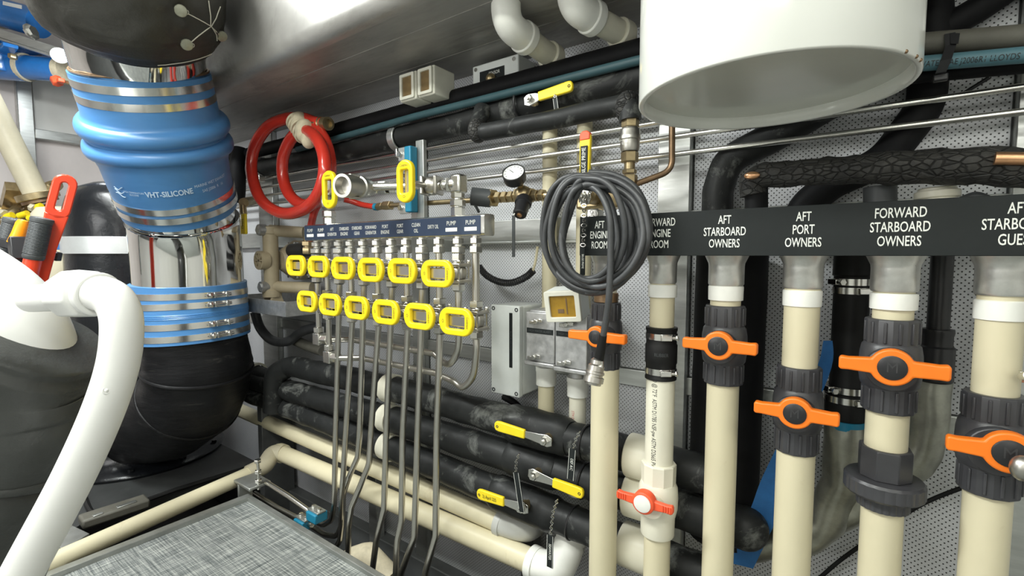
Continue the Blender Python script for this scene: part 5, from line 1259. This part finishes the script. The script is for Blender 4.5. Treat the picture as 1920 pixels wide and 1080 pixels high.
# ================================================================== bilge prime valve, cable coil, chain
t, piv, d, sd, L, g = lever('upright yellow lever marked BILGE PRIME with red tip', (1096, 362), (1098, 247), -.27, gw=.025, red=True, g0=.17)
q = piv + d * L * .52 + V((0, -.0055, 0)); pl = MB().box(q, (.017, .0012, .066)).build('name_label', 'sign_black', g)
text('lettering', 'BILGE PRIME', .0135, q + V((0, -.001, 0)), Z, -X, 'ink_white', pl, sx=.80)
MB().cyl((piv.x, -.26, piv.z), (piv.x, -.12, piv.z), .022, 20).box((piv.x + .01, -.19, piv.z - .005), (.12, .06, .05)).build('valve_body', 'brass', t, bevel=.006)
t = thing('valve_tag', 'black tag on a long chain below the BILGE PRIME lever', 'tag', P(1093, 515, -.335), 'black valve tags on chains')
chain(t, [P(1090, 355, -.29), P(1086, 372, -.30), P(1095, 380, -.335), P(1095, 420, -.335), P(1093, 464, -.335)], .0058)
chain(t, [P(1102, 352, -.29), P(1106, 366, -.30), P(1098, 380, -.33)], .0058)
A_, B_ = P(1093, 464, -.336), P(1094, 516, -.336); pl = MB().span((A_.x - .0055, -.338, B_.z), (A_.x + .0055, -.3355, A_.z)).build('plate', 'sign_black', t)
text('lettering', 'BILGE PRIME', .007, ((A_ + B_) / 2) + V((0, -.0025, 0)), -Z, X, 'ink_white', pl, sx=.8)
MB().span((1.0 * P(1107, 380, -.30).x, -.318, 1.028), (P(1129, 380, -.30).x, -.29, 1.048)).build('post_clip', 'fitting_steel', t, bevel=.003)

t = thing('cable_coil', 'hanging coil of thick black cable with metal plug end', 'cable', P(1115, 550, -.36))
pts = []; NL = 10
ctr = [(1117, 432), (1106, 436), (1124, 442), (1100, 428), (1132, 436), (1110, 448), (1094, 430), (1136, 446), (1118, 436), (1106, 452)]
rx = [106, 90, 104, 66, 76, 100, 54, 78, 64, 94]; ry = [112, 108, 114, 92, 102, 108, 66, 108, 92, 106]
tl = [.10, -.36, .42, .05, .34, -.16, .0, .46, .12, .3]; seg = 14
for l in range(NL):
    l2 = (l + 1) % NL
    for s in range(seg):
        f = s / seg; a = R(-90) + 2 * math.pi * f
        if l == NL - 1 and f > .62: break
        g_ = f * f * (3 - 2 * f)
        cx, cy = lerp(ctr[l][0], ctr[l2][0], g_), lerp(ctr[l][1], ctr[l2][1], g_); rx_, ry_, tt = lerp(rx[l], rx[l2], g_), lerp(ry[l], ry[l2], g_), lerp(tl[l], tl[l2], g_)
        ex_, ey_ = rx_ * math.cos(a), ry_ * math.sin(a)
        top = max(0, -math.sin(a)) ** 2
        pxx = cx + ex_ * math.cos(tt) - ey_ * math.sin(tt) * .6 ; pyy = cy + ex_ * math.sin(tt) * .6 + ey_ * math.cos(tt)
        pxx = lerp(pxx, 1104 + ex_ * .9 + (l - 4) * 1.5, top * .75); pyy = lerp(pyy, 324 + l * 3.4, top * .8)
        yy = -.350 - .012 * (l % 4) - .010 * math.sin(a * 2 + l)
        pts.append(P(pxx, pyy, yy))
pts = pts[:-1]
MB().tube(spline(pts, 4), .0061, 12).build('loops', 'cable_rubber', t)
tail = spline([P(1100, 345, -.375), P(1125, 362, -.385), P(1143, 405, -.395), P(1145, 460, -.395), P(1143, 540, -.395), P(1138, 590, -.39), P(1129, 640, -.385), P(1124, 668, -.38)], 8)
MB().tube(tail, .0066, 14).build('tail', 'cable_rubber', t)
MB().tube([P(1131, 628, -.386), P(1126, 658, -.38), P(1122, 676, -.378)], [.0075, .0095, .0100], 16).build('boot', 'black_rubber', t)
c0, c1_ = P(1121, 672, -.378), P(1111, 721, -.39); dd = (c1_ - c0); Lq = dd.length
pg = MB().lathe(c0, dd, [(.009, 0), (.013, .004), (.013, .012), (.0165, .015), (.0165, Lq * .48), (.019, Lq * .5), (.019, Lq * .58), (.0165, Lq * .6), (.0165, Lq * .68), (.020, Lq * .7), (.020, Lq * .9), (.017, Lq * .92), (.016, Lq), (.002, Lq)], 24).build('plug', 'valve_steel', t)
for s in (-1, 1): MB().cyl(P(1120 + s * 9, 677, -.385), P(1120 + s * 9, 690, -.385), .0035, 8).build('plug_screw', 'fitting_steel', pg)

# brass check valve
x_ = P(1181, 280, -.21).x; zz = lambda py: P(1181, py, -.21).z
t = thing('check_valve', 'upright brass check valve with engraved metal body under the cracked pipe', 'valve', (x_, -.21, zz(345)))
MB().hexn((x_, -.21, zz(224)), (x_, -.21, zz(240)), .0195).build('upper_nut', 'brass', t, sharp=25)
b = MB().hexn((x_, -.21, zz(285)), (x_, -.21, zz(305)), .0195).cyl((x_, -.21, zz(302)), (x_, -.21, zz(325)), .012, 16).hexn((x_, -.21, zz(318)), (x_, -.21, zz(326)), .016).hexn((x_, -.21, zz(328)), (x_, -.21, zz(346)), .018)
b.build('lower_nut', 'brass', t, sharp=25)
MB().lathe((x_, -.21, zz(240)), -Z, [(.018, 0), (.022, .006), (.022, .016), (.0235, .018), (.0235, .026), (.0215, .028), (.0215, .045), (.019, .052)], 28).build('body', 'valve_steel', t)
for k, s in enumerate(('CHECK VALVE', 'PN 16  DN 20', 'FLOW')): text_cyl('engraving', s, .0075, (x_, -.21, zz(262) - .0085 * k + .006), Z, V((-.2, -1, 0)), .0222, 'ink_white', t, sx=.7)
t = thing('copper_tube', 'brown copper tube bending down beside the white tank', 'tube', P(1262, 300, -.16))
MB().tube(fillet([P(1260, 228, -.16), P(1260, 320, -.16), P(1190, 346, -.2)], .035), .0068, 14).build('tube', 'old_copper', t)

# ================================================================== white tank
tc = V((-.135, -.385, 0)); TR_ = .192; zt0 = 1.197
t = thing('water_tank', 'large glossy white cylindrical tank with recessed bottom hanging from above', 'tank', (tc.x, tc.y, zt0))
MB().lathe((tc.x, tc.y, zt0), Z, [(TR_ - .009, .022), (TR_ - .0085, .0015), (TR_ - .007, 0), (TR_ - .0015, 0), (TR_, .002), (TR_, .33), (TR_ - .01, .343), (.05, .345)], 96).build('shell', 'white_paint', t, sharp=60)
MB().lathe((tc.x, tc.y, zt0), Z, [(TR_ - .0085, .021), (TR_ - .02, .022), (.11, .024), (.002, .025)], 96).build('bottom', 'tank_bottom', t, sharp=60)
for px, py in ((1640, 117), (1688, 123), (1682, 117)):
    q = PZ(px, py, zt0 + .001); e = V((q.x - tc.x, q.y - tc.y, 0)).normalized(); MB().ball(V((tc.x, tc.y, zt0 + .002)) + e * (TR_ - .0008), .0026, 8, 5).build('rust_chip', 'old_copper', t)
# ================================================================== pipes behind the name plate, right side
t = ins_pipe('insulated_pipe', 'grey lagged pipe above the printed teal hose beside the white tank', [P(1560, 88, -.12), P(1710, 84, -.12), P(1920, 68, -.12), P(2100, 55, -.12)], .0185, 'grey_hose', .001)
t = thing('printed_hose', 'teal hose with black printing beside the white tank', 'hose', P(1815, 112, -.14))
hp = [P(1560, 126, -.14), P(1710, 121, -.14), P(1920, 103, -.14), P(2100, 88, -.14)]
MB().tube(hp, .0128, 18).build('hose', 'print_hose', t)
dh = (hp[2] - hp[1]).normalized(); q = P(1822, 113, -.14)
vs, fs = text_mesh('WATER SAE J2006R1 LLOYDS 11/000', .0135, .72); fr0 = (CAM - q); fr0 = (fr0 - dh * fr0.dot(dh)).normalized(); up0 = dh.cross(fr0) * -1
up0 = up0 if up0.z > 0 else -up0
pts = [q + dh * (a + .008) + (fr0 * math.cos(c / .013) + up0 * math.sin(c / .013)) * .0131 for a, c in vs]
MB().add(pts, fs).build('lettering', 'ink_black', t)
ins_pipe('insulated_pipe', 'black lagged pipe directly under the printed teal hose', [P(1560, 150, -.10), P(1710, 144, -.10), P(1920, 122, -.10), P(2100, 105, -.10)], .013, 'insulation_dark', .001)
t = thing('cable_tie', 'black cable tie holding the lagged pipe and teal hose together', 'cable tie', P(1775, 140, -.16))
b = MB().hexa([P(1781, 62, -.142), P(1800, 62, -.142), P(1800, 62, -.138), P(1781, 62, -.138), P(1783, 82, -.150), P(1797, 82, -.150), P(1797, 82, -.146), P(1783, 82, -.146)])
for a_, b_ in (((1781, 62, -.141), (1783, 84, -.147)), ((1783, 84, -.147), (1774, 112, -.158)), ((1774, 112, -.158), (1764, 136, -.15)), ((1764, 136, -.15), (1757, 150, -.12))):
    p0, p1 = P(*a_), P(*b_); w0 = X * .007; b.hexa([p0 - w0, p0 + w0, p0 + w0 + Y * .002, p0 - w0 + Y * .002, p1 - w0, p1 + w0, p1 + w0 + Y * .002, p1 - w0 + Y * .002])
b.build('strap', 'black_plastic', t); MB().box(P(1763, 146, -.135), (.02, .012, .012)).build('lock', 'black_plastic', t, bevel=.002)
tag(MB().tube([P(1805, 176, -.02), P(1855, 145, -.03)], .0035, 8).build('tie_tail', 'black_plastic'), 'thin black tie end crossing the perforated wall', 'cable tie')
ins_pipe('insulated_pipe', 'thick black pipe dropping behind the tank and slanting to the charred pipe', [P(1748, -60, -.036), P(1748, 60, -.036), P(1735, 200, -.036), P(1660, 300, -.036), P(1560, 345, -.036), P(1500, 390, -.038), P(1490, 450, -.038)], .031, 'insulation_dark', .0015, fr_=.10)
ins_pipe('insulated_pipe', 'thick black pipe curving out of sight above the grey lagged pipe', [P(1760, 60, -.035), P(1830, 20, -.035), P(1930, -50, -.035)], .024, 'insulation_dark', .001)
t = ins_pipe('insulated_pipe', 'thick black pipe bending from behind the tank down past the aft starboard pipe', [P(1680, 120, -.037), P(1520, 215, -.037), P(1440, 262, -.037), P(1362, 300, -.04), P(1345, 360, -.05), P(1345, 420, -.06)], .034, 'insulation', .002, fr_=.07)
ins_pipe('insulated_pipe', 'wide matt black upright pipe behind the aft starboard owners pipe', [P(1372, 470, -.095), P(1352, 1000, -.095)], .074, 'insulation_dark', .001, n=36)
# charred lagging with bare copper
t = thing('charred_pipe', 'charred and crumbling black lagging on a copper pipe above the name plate', 'insulated pipe', P(1650, 320, -.20))
pts = [P(1412, 366, -.2), P(1408, 335, -.2), P(1440, 328, -.2), P(1600, 318, -.2), P(1760, 312, -.2), P(1860, 311, -.2), P(1930, 318, -.2), P(2050, 320, -.2)]
f = fillet(pts, .03); dense = []
for i in range(len(f) - 1):
    k = max(1, int((f[i + 1] - f[i]).length / .012)); dense += [f[i].lerp(f[i + 1], j / k) for j in range(k)]
dense.append(f[-1])
MB().tube(dense, [.024 + .006 * min(1, max(0, (p.x + .1) / .25)) for p in dense], 28, jit=.005, jf=45).build('lagging', 'charred_insulation', t, sharp=80)
MB().tube([P(1865, 297, -.235), P(1880, 297, -.235), P(2050, 300, -.235)], .0095, 14).build('copper_pipe', 'copper', t)
q = P(1410, 329, -.226); MB().ball(q, .0095, 14, 8, (1.5, .8, .8)).build('bare_copper', 'copper', t)
MB().cyl(P(1418, 345, -.19), P(1418, 410, -.19), .021, 20).build('down_leg', 'insulation_dark', t)
t = thing('white_fitting', 'small white pipe fitting peeking above the name plate', 'fitting', P(1757, 385, -.15))
MB().cyl(P(1757, 352, -.15), P(1757, 420, -.15), .026, 24).cyl(P(1757, 358, -.15), P(1757, 372, -.15), .031, 24).build('fitting', 'ivory_pvc', t, bevel=.002)
MB().cyl(P(1650, 350, -.15), P(1650, 420, -.15), .025, 20).build('grey_stub', 'grip_grey', t)
MB().tube(spline([P(1800, 376, -.16), P(1830, 366, -.17), P(1860, 376, -.16)], 6), .006, 8).build('wire', 'grip_grey', t)
# rubber hose with double clamps
x_ = P(1592, 640, -.1).x; zz = lambda py: P(1592, py, -.1).z
t = thing('rubber_hose', 'black rubber hose with paired steel clamps above a silver duct', 'hose', (x_, -.1, zz(790)))
r = rad(74, (x_, -.1, .8)); MB().lathe((x_, -.1, zz(470)), -Z, [(r, 0), (r * 1.03, zz(470) - zz(515)), (r * .95, zz(470) - zz(518)), (r * .95, zz(470) - zz(735)), (r * 1.16, zz(470) - zz(745)), (r * 1.16, zz(470) - zz(778)), (r * 1.05, zz(470) - zz(790))], 36).build('hose', 'black_rubber', t)
for py, k_, sd_ in ((528, .97, (-.8, -.6, 0)), (544, .97, (.6, -.8, 0)), (728, 1.12, (-.8, -.6, 0)), (746, 1.18, (.6, -.8, 0))): band_clamp(t, (x_, -.1, zz(py)), Z, r * k_, .0125, sd_, sc=1.1)
t = thing('silver_duct', 'creased silver foil duct elbow below the rubber hose', 'duct', (x_, -.12, zz(950)))
MB().tube([V((x_, -.105, zz(785))), V((x_, -.105, zz(800)))], r * 1.08, 32).build('blue_collar', 'blue_plastic', t)
pp = fillet([V((x_, -.105, zz(795))), V((x_, -.105, zz(905))), P(1545, 985, -.10), P(1500, 1010, -.10)], .06, 10)
d_ = []
for i in range(len(pp) - 1):
    k = max(1, int((pp[i + 1] - pp[i]).length / .012)); d_ += [pp[i].lerp(pp[i + 1], j / k) for j in range(k)]
MB().tube(d_ + [pp[-1]], r * 1.1, 36, jit=.005, jf=28).build('duct', 'duct_silver', t, sharp=70)
# black pipe with coupler, second duct
x2 = P(1762, 560, -.1).x; zz2 = lambda py: P(1762, py, -.1).z
t = thing('black_coupler', 'black plastic pipe with wide coupler nut behind the union pipe', 'pipe', (x2, -.1, zz2(760)))
r2 = rad(46, (x2, -.1, .85)); MB().cyl((x2, -.1, zz2(470)), (x2, -.1, zz2(640)), r2, 28).build('pipe', 'black_plastic', t)
R3 = rad(72, (x2, -.1, .75)); MB().lathe((x2, -.1, zz2(617)), -Z, [(r2, 0), (R3 * .9, 0), (R3 * .92, .006), (R3 * .86, .012), (R3 * .86, .03), (R3, .033), (R3, zz2(617) - zz2(712)), (R3 * .92, zz2(617) - zz2(716))], 24).build('coupler', 'black_plastic', t, sharp=20)
t = thing('silver_duct', 'larger silver foil duct elbow below the black coupler', 'duct', (x2, -.11, zz2(880)))
R4 = rad(84, (x2, -.1, .7))
pp = fillet([V((x2 - .005, -.09, zz2(700))), V((x2 - .008, -.09, zz2(862))), P(1600, 950, -.09), P(1500, 1000, -.09), P(1400, 1030, -.09)], .08, 10)
d_ = []
for i in range(len(pp) - 1):
    k = max(1, int((pp[i + 1] - pp[i]).length / .012)); d_ += [pp[i].lerp(pp[i + 1], j / k) for j in range(k)]
MB().tube(d_ + [pp[-1]], R4, 36, jit=.004, jf=28).build('duct', 'duct_silver', t, sharp=70)
pp = fillet([V((x2 - .01, -.06, zz2(860))), V((x2 - .06, -.06, zz2(930))), V((x2 - .30, -.06, zz2(990)))], .07, 8)
# blue lay-flat strap, thin cable, lower lagged pieces
t = thing('blue_strap', 'blue lay-flat hose strap hanging behind the cream pipes', 'strap', P(1410, 1040, -.14))
L_ = [(1552, 640), (1545, 690), (1500, 790), (1450, 900), (1432, 960), (1405, 1020), (1385, 1062)]
for i in range(len(L_) - 1):
    pass
mb = MB(); ct = spline([P(a, b, -.155) for a, b in L_], 5)
for i, p in enumerate(ct):
    w_ = .007 + .0009 * min(22, i)
    mb.v += [p - X * w_, p + X * w_ + Y * .01, p + X * w_ + Y * .014, p - X * w_ + Y * .004]
for i in range(len(ct) - 1):
    for j in range(4): mb.f.append((i * 4 + j, i * 4 + (j + 1) % 4, i * 4 + 4 + (j + 1) % 4, i * 4 + 4 + j))
mb.build('strap', 'blue_strap', t)
tag(MB().tube(spline([P(1530, 1090, -.03), P(1570, 1055, -.03), P(1615, 1022, -.03), P(1720, 950, -.03), P(1830, 905, -.03), P(1930, 870, -.03)], 6), .0042, 8).build('thin_cable', 'black_rubber'), 'thin black cable looping over the perforated wall under the ducts', 'cable')

t = thing('drain_cock', 'small grey metal drain cock on the aft starboard guest pipe', 'valve', P(1916, 880, -.34))
MB().ball(P(1917, 878, -.36), .013, 16, 10, (1, 1, 1.3)).build('knob', 'valve_steel', t)
MB().cyl(P(1917, 706, -.28), P(1930, 704, -.33), .006, 12).hexn(P(1912, 706, -.285), P(1918, 706, -.285), .009).build('bleed_screw', 'fitting_steel', t)
MB().cyl(P(1919, 885, -.36), P(1940, 895, -.25), .008, 12).build('stem', 'valve_steel', t)
